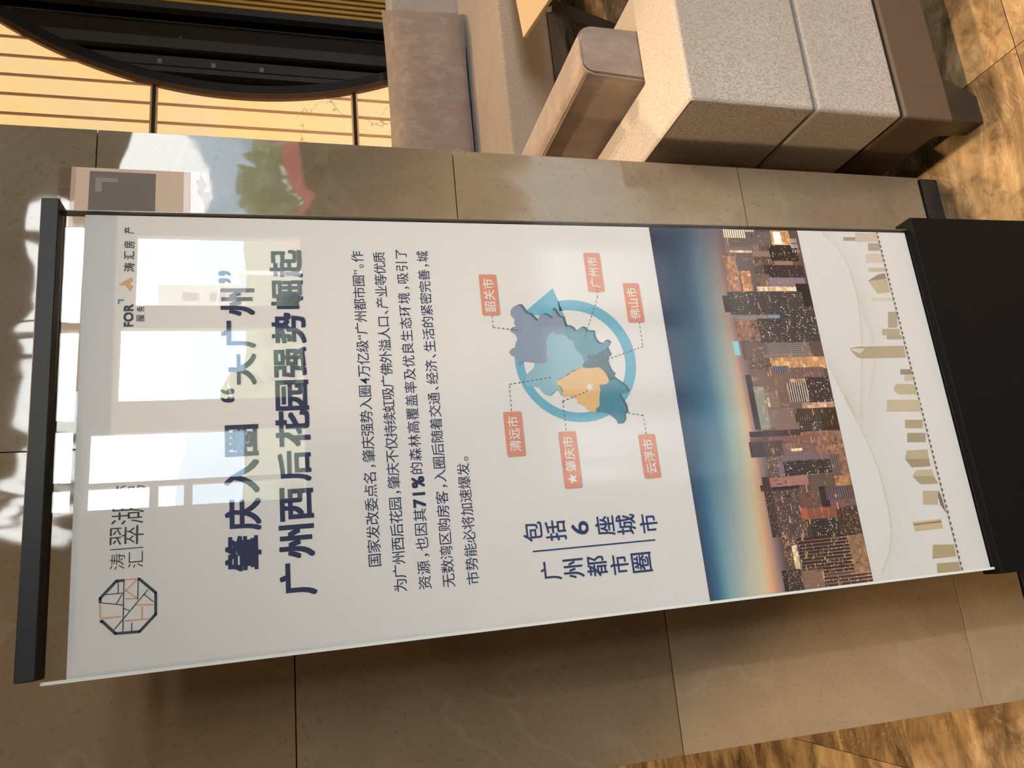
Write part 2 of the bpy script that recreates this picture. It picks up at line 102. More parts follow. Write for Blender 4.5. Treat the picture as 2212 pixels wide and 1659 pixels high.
def geopos(n, l, scale=(1, 1, 1), rnd=0.0):
    g = n.new('ShaderNodeNewGeometry'); mp = n.new('ShaderNodeMapping'); l.new(g.outputs['Position'], mp.inputs[0])
    mp.inputs['Scale'].default_value = scale
    if rnd:
        oi = n.new('ShaderNodeObjectInfo'); mu = n.new('ShaderNodeMath'); mu.operation = 'MULTIPLY'; mu.inputs[1].default_value = rnd
        l.new(oi.outputs['Random'], mu.inputs[0])
        cx = n.new('ShaderNodeCombineXYZ'); l.new(mu.outputs[0], cx.inputs[0]); l.new(mu.outputs[0], cx.inputs[1]); l.new(mu.outputs[0], cx.inputs[2])
        l.new(cx.outputs[0], mp.inputs['Location'])
    return mp.outputs[0]
def bump(n, l, b, h, strength=0.3, dist=0.01):
    bp = n.new('ShaderNodeBump'); bp.inputs['Strength'].default_value = strength; bp.inputs['Distance'].default_value = dist
    l.new(h, bp.inputs['Height']); l.new(bp.outputs[0], b.inputs['Normal'])
    return bp

def link(name, me, m, parent=None):
    o = bpy.data.objects.new(name, me); COL.objects.link(o)
    if m is not None:
        for mm in (m if isinstance(m, (list, tuple)) else [m]): me.materials.append(mm)
    if parent is not None: o.parent = parent
    return o
def obj(name, bm, m, parent=None, smooth=False):
    me = bpy.data.meshes.new(name); bm.normal_update(); bm.to_mesh(me); bm.free()
    if smooth:
        me.polygons.foreach_set('use_smooth', [True]*len(me.polygons)); me.set_sharp_from_angle(angle=math.radians(50))
    o = link(name, me, m, parent)
    if smooth: w = o.modifiers.new('weighted', 'WEIGHTED_NORMAL'); w.keep_sharp = True
    return o
def tag(o, label=None, cat=None, group=None, kind=None):
    if label: o['label'] = label
    if cat: o['category'] = cat
    if group: o['group'] = group
    if kind: o['kind'] = kind
    return o
def thing(name, label, cat, loc=(0, 0, 0), group=None):
    o = bpy.data.objects.new(name, None); COL.objects.link(o); o.location = loc; o.empty_display_size = 0.1
    return tag(o, label, cat, group)
def add_box(bm, x0, x1, y0, y1, z0, z1):
    v = [bm.verts.new(p) for p in ((x0,y0,z0),(x1,y0,z0),(x1,y1,z0),(x0,y1,z0),(x0,y0,z1),(x1,y0,z1),(x1,y1,z1),(x0,y1,z1))]
    for f in ((0,3,2,1),(4,5,6,7),(0,1,5,4),(1,2,6,5),(2,3,7,6),(3,0,4,7)): bm.faces.new([v[i] for i in f])
    return v
def box(x0, x1, y0, y1, z0, z1, bev=0.0, seg=2):
    bm = bmesh.new(); add_box(bm, x0, x1, y0, y1, z0, z1)
    if bev: bmesh.ops.bevel(bm, geom=bm.edges[:], offset=bev, segments=seg, affect='EDGES', profile=0.5)
    return bm
def prism(pts, z0, z1, bev=0.0, seg=2):                       # pts in xy, counter clockwise
    bm = bmesh.new(); a = [bm.verts.new((x, y, z0)) for x, y in pts]; b = [bm.verts.new((x, y, z1)) for x, y in pts]
    bm.faces.new(a[::-1]); bm.faces.new(b); n = len(pts)
    for i in range(n): bm.faces.new((a[i], a[(i+1) % n], b[(i+1) % n], b[i]))
    bmesh.ops.recalc_face_normals(bm, faces=bm.faces[:])
    if bev: bmesh.ops.bevel(bm, geom=bm.edges[:], offset=bev, segments=seg, affect='EDGES', profile=0.5)
    return bm
def bar3(p, q, w, t):                                          # a flat bar between two points
    p, q = Vector(p), Vector(q); d = (q-p).normalized(); up = Vector((0, 0, 1)) if abs(d.z) < 0.98 else Vector((0, 1, 0))
    s = d.cross(up).normalized(); u = s.cross(d).normalized(); bm = bmesh.new()
    a = [bm.verts.new(p + s*i*w/2 + u*j*t/2) for i, j in ((-1,-1),(1,-1),(1,1),(-1,1))]
    b = [bm.verts.new(q + s*i*w/2 + u*j*t/2) for i, j in ((-1,-1),(1,-1),(1,1),(-1,1))]
    bm.faces.new(a[::-1]); bm.faces.new(b)
    for i in range(4): bm.faces.new((a[i], a[(i+1) % 4], b[(i+1) % 4], b[i]))
    bmesh.ops.recalc_face_normals(bm, faces=bm.faces[:])
    return bm

# ------------------------------------------------------------------ materials
def m_wall_tile(n, l, b):
    v = geopos(n, l, rnd=37.0)
    big = noise(n, l, v, 1.6, 4, 0.6, 0.6); fine = noise(n, l, v, 120, 3, 0.75); mid = noise(n, l, v, 9, 5, 0.7)
    c = ramp(n, l, big.outputs[0], [(0.30, (0.215, 0.158, 0.103)), (0.55, (0.275, 0.208, 0.141)), (0.75, (0.32, 0.250, 0.175))])
    c2 = mix(n, l, c.outputs[0], (0.13, 0.092, 0.056), ramp(n, l, fine.outputs[0], [(0.32, (0.45,)*3), (0.42, (0.0,)*3)]).outputs[0])
    c3 = mix(n, l, c2, (0.34, 0.28, 0.20), ramp(n, l, mid.outputs[0], [(0.55, (0.0,)*3), (0.8, (0.35,)*3)]).outputs[0])
    # sparse pale veins
    w = noise(n, l, v, 2.2, 3, 0.5, 0.8); ws = n.new('ShaderNodeMath'); ws.operation = 'SUBTRACT'; ws.inputs[1].default_value = 0.5; l.new(w.outputs[0], ws.inputs[0])
    wa = n.new('ShaderNodeMath'); wa.operation = 'ABSOLUTE'; l.new(ws.outputs[0], wa.inputs[0])
    c4 = mix(n, l, c3, (0.40, 0.33, 0.24), ramp(n, l, wa.outputs[0], [(0.0, (0.17,)*3), (0.012, (0.0,)*3)]).outputs[0])
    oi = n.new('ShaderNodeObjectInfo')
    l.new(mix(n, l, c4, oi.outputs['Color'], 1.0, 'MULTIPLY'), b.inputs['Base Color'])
    b.inputs['Roughness'].default_value = 0.035; b.inputs['Specular IOR Level'].default_value = 0.42
    wav = noise(n, l, geopos(n, l, (1.0, 1.0, 0.75), rnd=91.0), 4.2, 2.2, 0.45, 0.5)
    bump(n, l, b, wav.outputs[0], 0.09, 0.05)
M_TILE = mat('polished_stone_tile', build=m_wall_tile)
def m_marble(n, l, b):
    v = geopos(n, l, (1, 1, 1), rnd=23.0); v2 = geopos(n, l, (1.0, 2.6, 1.0), rnd=11.0)
    big = noise(n, l, v2, 1.7, 8, 0.64, 1.3); mid = noise(n, l, v, 11, 6, 0.7, 0.8)
    c = ramp(n, l, big.outputs[0], [(0.32, (0.06, 0.038, 0.02)), (0.46, (0.20, 0.132, 0.07)), (0.57, (0.36, 0.245, 0.13)), (0.72, (0.60, 0.44, 0.25))])
    c2 = mix(n, l, c.outputs[0], (0.03, 0.02, 0.012), ramp(n, l, mid.outputs[0], [(0.34, (0.55,)*3), (0.5, (0.0,)*3)]).outputs[0])
    w = noise(n, l, v2, 3.3, 5, 0.6, 1.2); ws = n.new('ShaderNodeMath'); ws.operation = 'SUBTRACT'; ws.inputs[1].default_value = 0.5; l.new(w.outputs[0], ws.inputs[0])
    wa = n.new('ShaderNodeMath'); wa.operation = 'ABSOLUTE'; l.new(ws.outputs[0], wa.inputs[0])
    c3 = mix(n, l, c2, (0.62, 0.50, 0.34), ramp(n, l, wa.outputs[0], [(0.0, (0.22,)*3), (0.012, (0.0,)*3)]).outputs[0])
    l.new(c3, b.inputs['Base Color']); b.inputs['Roughness'].default_value = 0.13; b.inputs['Specular IOR Level'].default_value = 0.5
M_MARBLE = mat('brown_marble', build=m_marble)
def m_fabric(c1, c2, scale, stretch):
    def f(n, l, b):
        v = mapping(n, l, (1, 1, stretch))
        a = noise(n, l, v, scale, 4, 0.75); bg_ = noise(n, l, mapping(n, l), 3, 3)
        c = ramp(n, l, a.outputs[0], [(0.34, c2), (0.50, c1), (0.70, tuple(min(1, x*1.35) for x in c1))])
        l.new(mix(n, l, c.outputs[0], tuple(x*0.75 for x in c1), ramp(n, l, bg_.outputs[0], [(0.4, (0.35,)*3), (0.6, (0.0,)*3)]).outputs[0]), b.inputs['Base Color'])
        b.inputs['Roughness'].default_value = 0.9; b.inputs['Sheen Weight'].default_value = 0.25
        bump(n, l, b, a.outputs[0], 0.35, 0.0007)
    return f
M_TWEED = mat('grey_tweed_fabric', build=m_fabric((0.40, 0.355, 0.325), (0.19, 0.16, 0.14), 420, 0.45), spec=0.2)
M_VELVET = mat('taupe_velvet_fabric', build=m_fabric((0.25, 0.195, 0.17), (0.215, 0.168, 0.148), 16, 0.6), spec=0.2)
M_LEATHER = mat('taupe_leather', lin('564638'), 0.5, 0, 0.4, build=lambda n, l, b: bump(n, l, b, noise(n, l, mapping(n, l), 260, 2).outputs[0], 0.15, 0.001))
M_DARKMETAL = mat('dark_grey_metal', (0.018, 0.019, 0.021), 0.42, 0.0, 0.2, build=lambda n, l, b: bump(n, l, b, noise(n, l, mapping(n, l), 400, 2).outputs[0], 0.05, 0.0005))
M_BLACK = mat('black_lacquer', (0.006, 0.006, 0.007), 0.22, 0, 0.5)
M_MATBLACK = mat('matt_black', (0.006, 0.005, 0.0045), 0.65, 0, 0.12)
M_BRONZE = mat('bronze_strip', lin('8a5a34'), 0.4, 0.3)
M_STRIP = mat('satin_copper_strip', (0.72, 0.40, 0.20), 0.5, 0.1)
M_BRASS = mat('brass_edge', lin('b99560'), 0.25, 1.0)
M_GOLD = mat('gold_slat_finish', lin('d8a85a'), 0.4, 0.2)
M_DARKBRONZE = mat('dark_bronze', (0.030, 0.024, 0.020), 0.3, 0.3)
M_PLASTER = mat('warm_grey_plaster', (0.25, 0.22, 0.185), 0.8, build=lambda n, l, b: bump(n, l, b, noise(n, l, geopos(n, l), 40, 3).outputs[0], 0.1, 0.002))
M_CEIL = mat('ceiling_paint', (0.30, 0.28, 0.25), 0.85, build=lambda n, l, b: bump(n, l, b, noise(n, l, geopos(n, l), 30, 3).outputs[0], 0.05, 0.002))
M_GROUT = mat('dark_grout', (0.10, 0.075, 0.05), 0.8)
M_WHITE = mat('white_paint', (0.75, 0.75, 0.73), 0.5)
M_TRIM = mat('window_frame_grey', (0.30, 0.28, 0.26), 0.5)
def m_clear(f0, tint=(1, 1, 1)):
    def f(n, l, b):
        n.remove(b); out = n['Material Output']
        t = n.new('ShaderNodeBsdfTransparent'); t.inputs[0].default_value = (*tint, 1)
        g = n.new('ShaderNodeBsdfGlossy'); g.inputs['Roughness'].default_value = 0.004
        lw = n.new('ShaderNodeLayerWeight'); lw.inputs[0].default_value = 0.5
        p = n.new('ShaderNodeMath'); p.operation = 'POWER'; p.inputs[1].default_value = 5; l.new(lw.outputs['Facing'], p.inputs[0])
        q = n.new('ShaderNodeMath'); q.operation = 'MULTIPLY_ADD'; q.inputs[1].default_value = 1-f0; q.inputs[2].default_value = f0; l.new(p.outputs[0], q.inputs[0])
        ms = n.new('ShaderNodeMixShader'); l.new(q.outputs[0], ms.inputs[0]); l.new(t.outputs[0], ms.inputs[1]); l.new(g.outputs[0], ms.inputs[2])
        l.new(ms.outputs[0], out.inputs['Surface'])
    return f
M_ACRYLIC = mat('clear_acrylic', build=m_clear(0.030, (0.985, 0.99, 0.99)))
M_GLASS = mat('window_glass', build=m_clear(0.04, (0.93, 0.95, 0.95)))
def m_onyx(n, l, b):
    v = geopos(n, l)
    a = noise(n, l, v, 1.3, 3, 0.5, 0.5)
    c = ramp(n, l, a.outputs[0], [(0.30, (0.86, 0.50, 0.17)), (0.50, (0.80, 0.53, 0.22)), (0.70, (0.72, 0.51, 0.28))])
    w = noise(n, l, v, 0.9, 8, 0.58, 0.0); ws = n.new('ShaderNodeMath'); ws.operation = 'SUBTRACT'; ws.inputs[1].default_value = 0.5; l.new(w.outputs[0], ws.inputs[0])
    wa = n.new('ShaderNodeMath'); wa.operation = 'ABSOLUTE'; l.new(ws.outputs[0], wa.inputs[0])
    vm = noise(n, l, v, 1.7, 1); vr = ramp(n, l, vm.outputs[0], [(0.46, (0.0,)*3), (0.50, (1.0,)*3)])
    vv = ramp(n, l, wa.outputs[0], [(0.0, (0.85,)*3), (0.0035, (0.0,)*3)])
    mu = n.new('ShaderNodeMath'); mu.operation = 'MULTIPLY'; l.new(vr.outputs[0], mu.inputs[0]); l.new(vv.outputs[0], mu.inputs[1])
    cc = mix(n, l, c.outputs[0], (0.16, 0.11, 0.06), mu.outputs[0])
    l.new(cc, b.inputs['Emission Color']); b.inputs['Emission Strength'].default_value = 1.0
    b.inputs['Base Color'].default_value = (0.25, 0.2, 0.14, 1); b.inputs['Roughness'].default_value = 0.15
M_ONYX = mat('backlit_onyx', build=m_onyx)

# ------------------------------------------------------------------ setting: floor
XJ, YJ, TS = 0.761, -0.280, 0.80
NX0, NX1, NY0, NY1 = -5, 5, -2, 4                             # tile index ranges that are laid as single tiles
rx0, rx1, ry0, ry1 = XJ + NX0*TS, XJ + NX1*TS, YJ + NY0*TS, YJ + NY1*TS + 0.28
FX0, FX1, FY0, FY1 = -4.5, 7.0, -8.15, 5.5
bm = bmesh.new()
def quad(bm, x0, x1, y0, y1, z, mi=0):
    f = bm.faces.new([bm.verts.new(p) for p in ((x0, y0, z), (x1, y0, z), (x1, y1, z), (x0, y1, z))]); f.material_index = mi
quad(bm, FX0, FX1, FY0, ry0, 0); quad(bm, FX0, FX1, ry1, FY1, 0); quad(bm, FX0, rx0, ry0, ry1, 0); quad(bm, rx1, FX1, ry0, ry1, 0)
quad(bm, rx0, rx1, ry0, ry1, -0.012, 1)
add_box(bm, FX0, FX1, FY0, FY1, -0.25, -0.013)
floor = tag(obj('floor', bm, [M_MARBLE, M_GROUT]), 'polished brown marble floor with golden veins', kind='structure')
g = 0.0008
tile_bm = box(g, TS-g, g, TS-g, -0.012, 0.0, 0.0008, 1); tile_me = bpy.data.meshes.new('tile'); tile_bm.to_mesh(tile_me); tile_bm.free(); tile_me.materials.append(M_MARBLE)
for i in range(NX0, NX1):
    for j in range(NY0, NY1):
        o = bpy.data.objects.new('tile', tile_me); COL.objects.link(o); o.parent = floor
        o.location = (XJ + i*TS, YJ + j*TS, 0)
bm = bmesh.new(); add_box(bm, rx0, rx1, YJ + NY1*TS, ry1, -0.012, 0.0); obj('tile', bm, M_MARBLE, floor)

# ------------------------------------------------------------------ setting: shell
tag(obj('ceiling', box(FX0, FX1, FY0, FY1, CEIL, CEIL+0.2), M_CEIL), 'plain ceiling high above', kind='structure')
tag(obj('wall_left', box(FX0-0.2, FX0, FY0, FY1, 0, CEIL), M_PLASTER), 'plain warm grey side wall', kind='structure')
tag(obj('wall_right', box(FX1, FX1+0.2, FY0, FY1, 0, CEIL), M_PLASTER), 'plain warm grey side wall', kind='structure')
tag(obj('wall_back', box(FX0, FX1, FY1, FY1+0.2, 0, CEIL), M_MATBLACK), 'dark wall behind the cabinet', kind='structure')
# street facade with window openings
def facade():
    xs = sorted({FX0, FX1, *[w[0] for w in WINS], *[w[1] for w in WINS]}); zs = sorted({0, CEIL, 1.0, *[w[2] for w in WINS], *[w[3] for w in WINS]})
    bm = bmesh.new()
    for i in range(len(xs)-1):
        run = None
        for j in range(len(zs)-1):
            cx, cz = (xs[i]+xs[i+1])/2, (zs[j]+zs[j+1])/2
            if any(a < cx < b_ and c < cz < d for a, b_, c, d in WINS):
                if run: add_box(bm, xs[i], xs[i+1], FAC_Y-0.15, FAC_Y, run[0], run[1]); run = None
            else: run = (run[0], zs[j+1]) if run else (zs[j], zs[j+1])
        if run: add_box(bm, xs[i], xs[i+1], FAC_Y-0.15, FAC_Y, run[0], run[1])
    return bm
tag(obj('wall_front', facade(), M_PLASTER), 'street facade wall with tall windows', kind='structure')
for i, (x0, x1, z0, z1) in enumerate(WINS):
    bm = bmesh.new(); t = 0.012
    for a in ((x0, x0+t, z0, z1), (x1-t, x1, z0, z1), (x0+t, x1-t, z0, z0+t), (x0+t, x1-t, z1-t, z1)): add_box(bm, a[0], a[1], FAC_Y-0.13, FAC_Y-0.03, a[2], a[3])
    w = tag(obj('window_%d' % (i+1), bm, M_TRIM), 'tall street window seen mirrored in the glossy surfaces', kind='structure')
    obj('pane', box(x0+t, x1-t, FAC_Y-0.09, FAC_Y-0.084, z0+t, z1-t), M_GLASS, w)

# ------------------------------------------------------------------ outdoors behind the camera (seen mirrored)
tag(obj('ground', box(-400, 400, -420, FAC_Y-0.16, -0.3, -0.05), mat('pale_paving', (0.25, 0.24, 0.22), 0.9)), 'pale paved ground outside the windows', kind='structure')
def ridge(name, y, x0, x1, base, h, seed, col, label, step=4.0, rough=0.25, depth=6.0):
    r = random.Random(seed); bm = bmesh.new(); n = int((x1-x0)/step)+1; ph = [r.uniform(0, 6.28) for _ in range(6)]
    rows = []
    for k in range(3):
        row = []
        for i in range(n):
            x = x0 + i*step; t = i*step
            hh = h*(1 + rough*(math.sin(t*0.011/ (step/4)+ph[0]) + 0.5*math.sin(t*0.03+ph[1]) + 0.25*math.sin(t*0.09+ph[2])) + rough*0.18*r.uniform(-1, 1))
            row.append(bm.verts.new((x, y - depth*k + r.uniform(-.1, .1)*depth, base if k == 0 else (hh if k == 1 else base))))
        rows.append(row)
    for k in range(2):
        for i in range(n-1): bm.faces.new((rows[k][i], rows[k][i+1], rows[k+1][i+1], rows[k+1][i]))
    bmesh.ops.recalc_face_normals(bm, faces=bm.faces[:])
    o = obj(name, bm, mat(name+'_'+str(seed), col, 1.0))
    return tag(o, label, kind='structure')
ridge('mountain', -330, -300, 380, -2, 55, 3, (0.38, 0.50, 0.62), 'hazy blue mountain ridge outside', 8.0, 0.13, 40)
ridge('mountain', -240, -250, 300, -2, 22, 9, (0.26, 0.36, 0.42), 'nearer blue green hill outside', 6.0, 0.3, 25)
tb_ = ridge('tree_belt', -58, -60, 90, -0.1, 6.3, 21, (0.16, 0.185, 0.115), 'dense belt of green trees outside, seen only in reflections', 1.2, 0.10, 3.0); tb_['kind'] = 'stuff'; tb_['category'] = 'trees'
def tree(x, y, h, seed):
    r = random.Random(seed); t = thing('tree', 'round green street tree outside, seen only in reflections', 'tree', (x, y, -0.05), 'street trees outside')
    bm = bmesh.new(); bmesh.ops.create_cone(bm, segments=8, radius1=0.16, radius2=0.09, depth=h*0.5, cap_ends=True); bmesh.ops.translate(bm, verts=bm.verts, vec=(0, 0, h*0.25))
    obj('trunk', bm, mat('bark', (0.12, 0.09, 0.06), 0.9), t)
    bm = bmesh.new()
    for k in range(9):
        b2 = bmesh.ops.create_icosphere(bm, subdivisions=2, radius=h*r.uniform(0.16, 0.26))['verts']
        off = Vector((r.uniform(-.3, .3)*h, r.uniform(-.2, .2)*h, h*r.uniform(0.45, 0.85)))
        for v in b2: v.co = v.co*(1+r.uniform(-.12, .12)) + off
    obj('foliage', bm, mat('foliage_green', (0.13, 0.17, 0.08), 0.9), t)
for k in range(6): tree(0 + k*6.2, -44 - (k % 2)*7, random.uniform(4.6, 6.2), 50+k)
for k, (x, y, hh) in enumerate(((11.5, -26, 3.9), (18.5, -26, 3.9), (6.5, -27, 3.6))):
    t = thing('street_lamp', 'white street lamp post outside, seen only in reflections', 'street lamp', (x, y, -0.05), 'street lamps outside')
    bm = bmesh.new(); add_box(bm, -.06, .06, -.06, .06, 0, hh); obj('pole', bm, M_WHITE, t)
    for s in (-1, 1):
        bm = bmesh.new(); p = [(s*0.06, hh-0.15), (s*0.5, hh+0.35), (s*1.2, hh+0.5)]
        for (a, za_), (b_, zb_) in zip(p[:-1], p[1:]):
            b3 = bar3((a, 0, za_), (b_, 0, zb_), 0.08, 0.06); me = bpy.data.meshes.new('x'); b3.to_mesh(me); b3.free(); bm.from_mesh(me); bpy.data.meshes.remove(me)
        obj('arm', bm, M_WHITE, t)
bt = thing('apartment_building', 'pale apartment block outside, seen only in reflections', 'building', (27.5, -75, 0))
obj('wall', box(-0.7, 2.9, 0.5, 3, 0, 14.3), mat('pale_render', (0.50, 0.48, 0.44), 0.8), bt)
for fl in range(5):
    for c_ in range(2): obj('window', box(-0.3+c_*1.6, 0.5+c_*1.6, 3.0, 3.06, 1.2+fl*2.4, 2.6+fl*2.4), mat('blue_grey_glazing', (0.12, 0.16, 0.2), 0.2), bt)
obj('annex', box(-3.2, -0.72, 0.5, 3, 0, 6.6), MATS['pale_render'], bt)
bn = thing('banner', 'long red street banner on posts outside, seen only in reflections', 'banner', (13.0, -19, 0))
obj('sheet', box(-3.8, 3.8, -0.02, 0.02, 1.50, 1.95), mat('red_cloth', (0.42, 0.06, 0.06), 0.7), bn)
for k in range(5): obj('post', box(-3.65+k*1.8, -3.55+k*1.8, -0.08, -0.02, -0.05, 2.1), M_WHITE, bn)

# ------------------------------------------------------------------ the tiled pillar
ZJ0, TH_ = 1.8846, 0.66394
ZB = 0.057
col_w = tag(obj('wall_pillar', box(-0.59, 0.59, 0.012, 0.50, 0, CEIL), M_GROUT), 'tall square pillar clad in polished beige stone tiles', kind='structure')
random.seed(5)
def rows(z0):
    k0 = z0
    while k0 < CEIL: k0 += TH_
    out = []; z = k0
    while z > ZB + 1e-4: out.append((max(z-TH_, ZB), min(z, CEIL))); z -= TH_
    return out
TINT = {('L', 1.55): (.92,.84,.75), ('L', 2.22): (.92,.84,.75), ('R', 1.22): (1.0, 1.0, 1.0), ('R', .56): (1.0, 1.0, .98), ('L', .89): (.82, .77, .70), ('L', .22): (1.08, 1.05, 1.02)}  # tile tones; upper-left ones have weaker, warmer light worked into the colour
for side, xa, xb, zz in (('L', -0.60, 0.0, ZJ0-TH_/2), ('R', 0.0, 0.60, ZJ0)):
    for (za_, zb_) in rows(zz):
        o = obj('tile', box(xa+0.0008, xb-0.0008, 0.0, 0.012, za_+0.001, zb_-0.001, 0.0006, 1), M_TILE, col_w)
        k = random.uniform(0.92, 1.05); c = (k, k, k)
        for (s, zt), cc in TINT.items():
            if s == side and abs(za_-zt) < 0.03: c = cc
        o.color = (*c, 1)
for xa, xb in ((-0.60, -0.59), (0.59, 0.60)):
    for (za_, zb_) in rows(ZJ0):
        o = obj('tile', box(xa, xb, 0.013, 0.50, za_+0.001, zb_-0.001), M_TILE, col_w); o.color = (0.95, 0.95, 0.95, 1)
sk = tag(obj('baseboard_front', box(-0.597, 0.597, 0.0, 0.012, 0.0, ZB-0.008, 0.0006, 1), mat('black_stone_skirting', (0.022, 0.020, 0.020), 0.25, 0, 0.5)), 'black stone skirting at the foot of the pillar', kind='structure')
# a taped printed card on the pillar
cd = thing('taped_card', 'pale beige card with a dark panel taped to the pillar behind the sign', 'card', (0, 0, 0))
obj('card', box(0.10, 0.519, -0.0022, -0.0006, 1.724, 1.923), mat('beige_card', lin('ecccb0', 0.95), 0.6), cd)
obj('printed_panel', box(0.14, 0.512, -0.0028, -0.0023, 1.783, 1.893), mat('grey_brown_print', lin('7c6c60', 0.95), 0.6), cd)
bm = bmesh.new(); add_box(bm, 0.470, 0.499, -0.0034, -0.0029, 1.872, 1.883); add_box(bm, 0.490, 0.499, -0.0034, -0.0029, 1.846, 1.872)
obj('corner_mark', bm, mat('pale_print', lin('a8988c', 0.85), 0.6), cd)
M_TAPE = mat('clear_tape', build=m_clear(0.02, (0.90, 0.86, 0.86)))
def tape(x0, x1, z0, z1):
    bm = bmesh.new(); n = 14
    g0 = [[bm.verts.new((x0+(x1-x0)*i/n, -0.0034-0.0003*random.random(), z0+(z1-z0)*j/6)) for i in range(n+1)] for j in range(7)]
    for j in range(6):
        for i in range(n): bm.faces.new((g0[j][i], g0[j][i+1], g0[j+1][i+1], g0[j+1][i]))
    return obj('tape', bm, M_TAPE, cd, smooth=True)
tape(0.38, 0.520, 1.690, 1.735); tape(0.40, 0.518, 1.915, 1.942)

# ------------------------------------------------------------------ the display stand
TILT = 0.0125; PIV = (0.0, 1.1)
st = thing('display_stand', 'tall acrylic display stand with a Chinese poster, black top bar and black base', 'sign', (PIV[0], 0, PIV[1]))
st.rotation_euler = (0, -TILT, 0)
OFF = Vector((-PIV[0], 0, -PIV[1]))
def sobj(name, bm, m, parent=None, smooth=False):
    bmesh.ops.translate(bm, verts=bm.verts, vec=OFF); return obj(name, bm, m, parent or st, smooth)
XL, XR = -0.336, 0.2905
sobj('top_bar', box(-0.3305, 0.3010, -0.306, -0.268, 1.846, 1.8685, 0.0012, 1), M_DARKMETAL)
sobj('base_box', box(-0.345, 0.311, -0.302, -0.262, 0.03, 0.4150, 0.0012, 1), M_MATBLACK)
sobj('base_plate', box(-0.36, 0.325, -0.36, -0.12, -0.003, 0.026, 0.003, 1), M_MATBLACK)
fr = sobj('front_sheet', box(XL, XR, -0.2895, -0.2865, 0.4165, 1.845), M_ACRYLIC)
bs = sobj('back_sheet', box(XL, XR+0.004, -0.275, -0.272, 0.4165, 1.845), M_ACRYLIC)
M_EDGE = mat('polished_acrylic_edge', (0.72, 0.74, 0.72), 0.12, 0, 0.6)
bm = bmesh.new(); add_box(bm, XL-0.0012, XL, -0.2896, -0.2719, 0.4165, 1.845); sobj('side_edge', bm, M_EDGE)
sobj('edge_strip', box(XL-0.0012, XL+0.0028, -0.2905, -0.2898, 0.4165, 1.845), M_EDGE)
bm = bmesh.new(); add_box(bm, XR+0.0005, XR+0.0017, -0.2894, -0.2719, 0.4165, 1.845); sobj('side_edge', bm, mat('smoked_acrylic_edge', (0.16, 0.14, 0.12), 0.15, 0, 0.5))
for xx in (-0.30, 0.262):
    bm = bmesh.new(); bmesh.ops.create_cone(bm, segments=20, radius1=0.006, radius2=0.006, depth=0.010, cap_ends=True)
    bmesh.ops.rotate(bm, verts=bm.verts, matrix=Matrix.Rotation(math.pi/2, 3, 'X')); bmesh.ops.translate(bm, verts=bm.verts, vec=(xx, -0.262, 1.40)); sobj('rear_stud', bm, M_DARKMETAL)
M_PAPER = mat('poster_paper', (0.705, 0.678, 0.668), 0.65, 0, 0.25)
PT = 1.8185
paper = sobj('poster', box(XL+0.0012, XR-0.003, -0.2840, -0.2760, 0.4185, PT), M_PAPER)
Y0 = -0.2842
def sub(name, me_verts, me_faces, m, layer=0, colors=None, label=None):
    me = bpy.data.meshes.new(name)
    vs_ = [(p[0]-PIV[0], Y0 - 0.00012*layer - (p[2] if len(p) > 2 else 0), p[1]-PIV[1]) for p in me_verts]
    me.from_pydata(vs_, [], me_faces); me.update()
    o = link(name, me, m, paper)
    if label: o['label'] = label
    return o
INK = mat('navy_ink', lin('2f3658', 0.95), 0.6, 0, 0.25)
# glyphs from Blender's own built-in font
GL = {}
def glyph(ch, off=0.0):
    if off > 0.004:
        v, f = glyph(ch, 0.0); V, F = [], []
        for dx, dz in ((-1,-1),(1,-1),(1,1),(-1,1),(0,1),(0,-1),(1,0),(-1,0)) if off > 0.015 else ((-1,-1),(1,-1),(1,1),(-1,1)):
            b0 = len(V)*1; V.extend((v + np.array([dx*off, dz*off, len(F)*0+(b0/len(v))*0.00003])).tolist()); F.extend(tuple(i+b0 for i in p) for p in f)
        return np.array(V), F
    k = (ch, off)
    if k in GL: return GL[k]
    c = bpy.data.curves.new('glyph', 'FONT'); c.body = ch; c.size = 1.0; c.offset = off; c.resolution_u = 4; c.fill_mode = 'FRONT' if False else c.fill_mode
    o = bpy.data.objects.new('glyph', c); COL.objects.link(o); bpy.context.view_layer.update()
    dg = bpy.context.evaluated_depsgraph_get(); me = o.evaluated_get(dg).to_mesh()
    v = np.empty(len(me.vertices)*3); me.vertices.foreach_get('co', v); v = v.reshape(-1, 3).copy(); v[:, 2] = 0
    f = [tuple(p.vertices) for p in me.polygons]
    o.evaluated_get(dg).to_mesh_clear(); bpy.data.objects.remove(o); bpy.data.curves.remove(c)
    GL[k] = (v, f); return GL[k]
def place_boxes(entries, off):
    V, F = [], []
    for ch, cx, cz, w, h in entries:
        v, f = glyph(ch, off*(0.5 if ch in '“”' else 1)); lo, hi = v.min(0), v.max(0)
        q = (v[:, :2]-lo[:2])/(hi-lo)[:2] - 0.5; base = len(V)
        V += [(cx+a*w, cz+b_*h, dd) for (a, b_), dd in zip(q, v[:, 2])]; F += [tuple(i+base for i in p) for p in f]
    return V, F
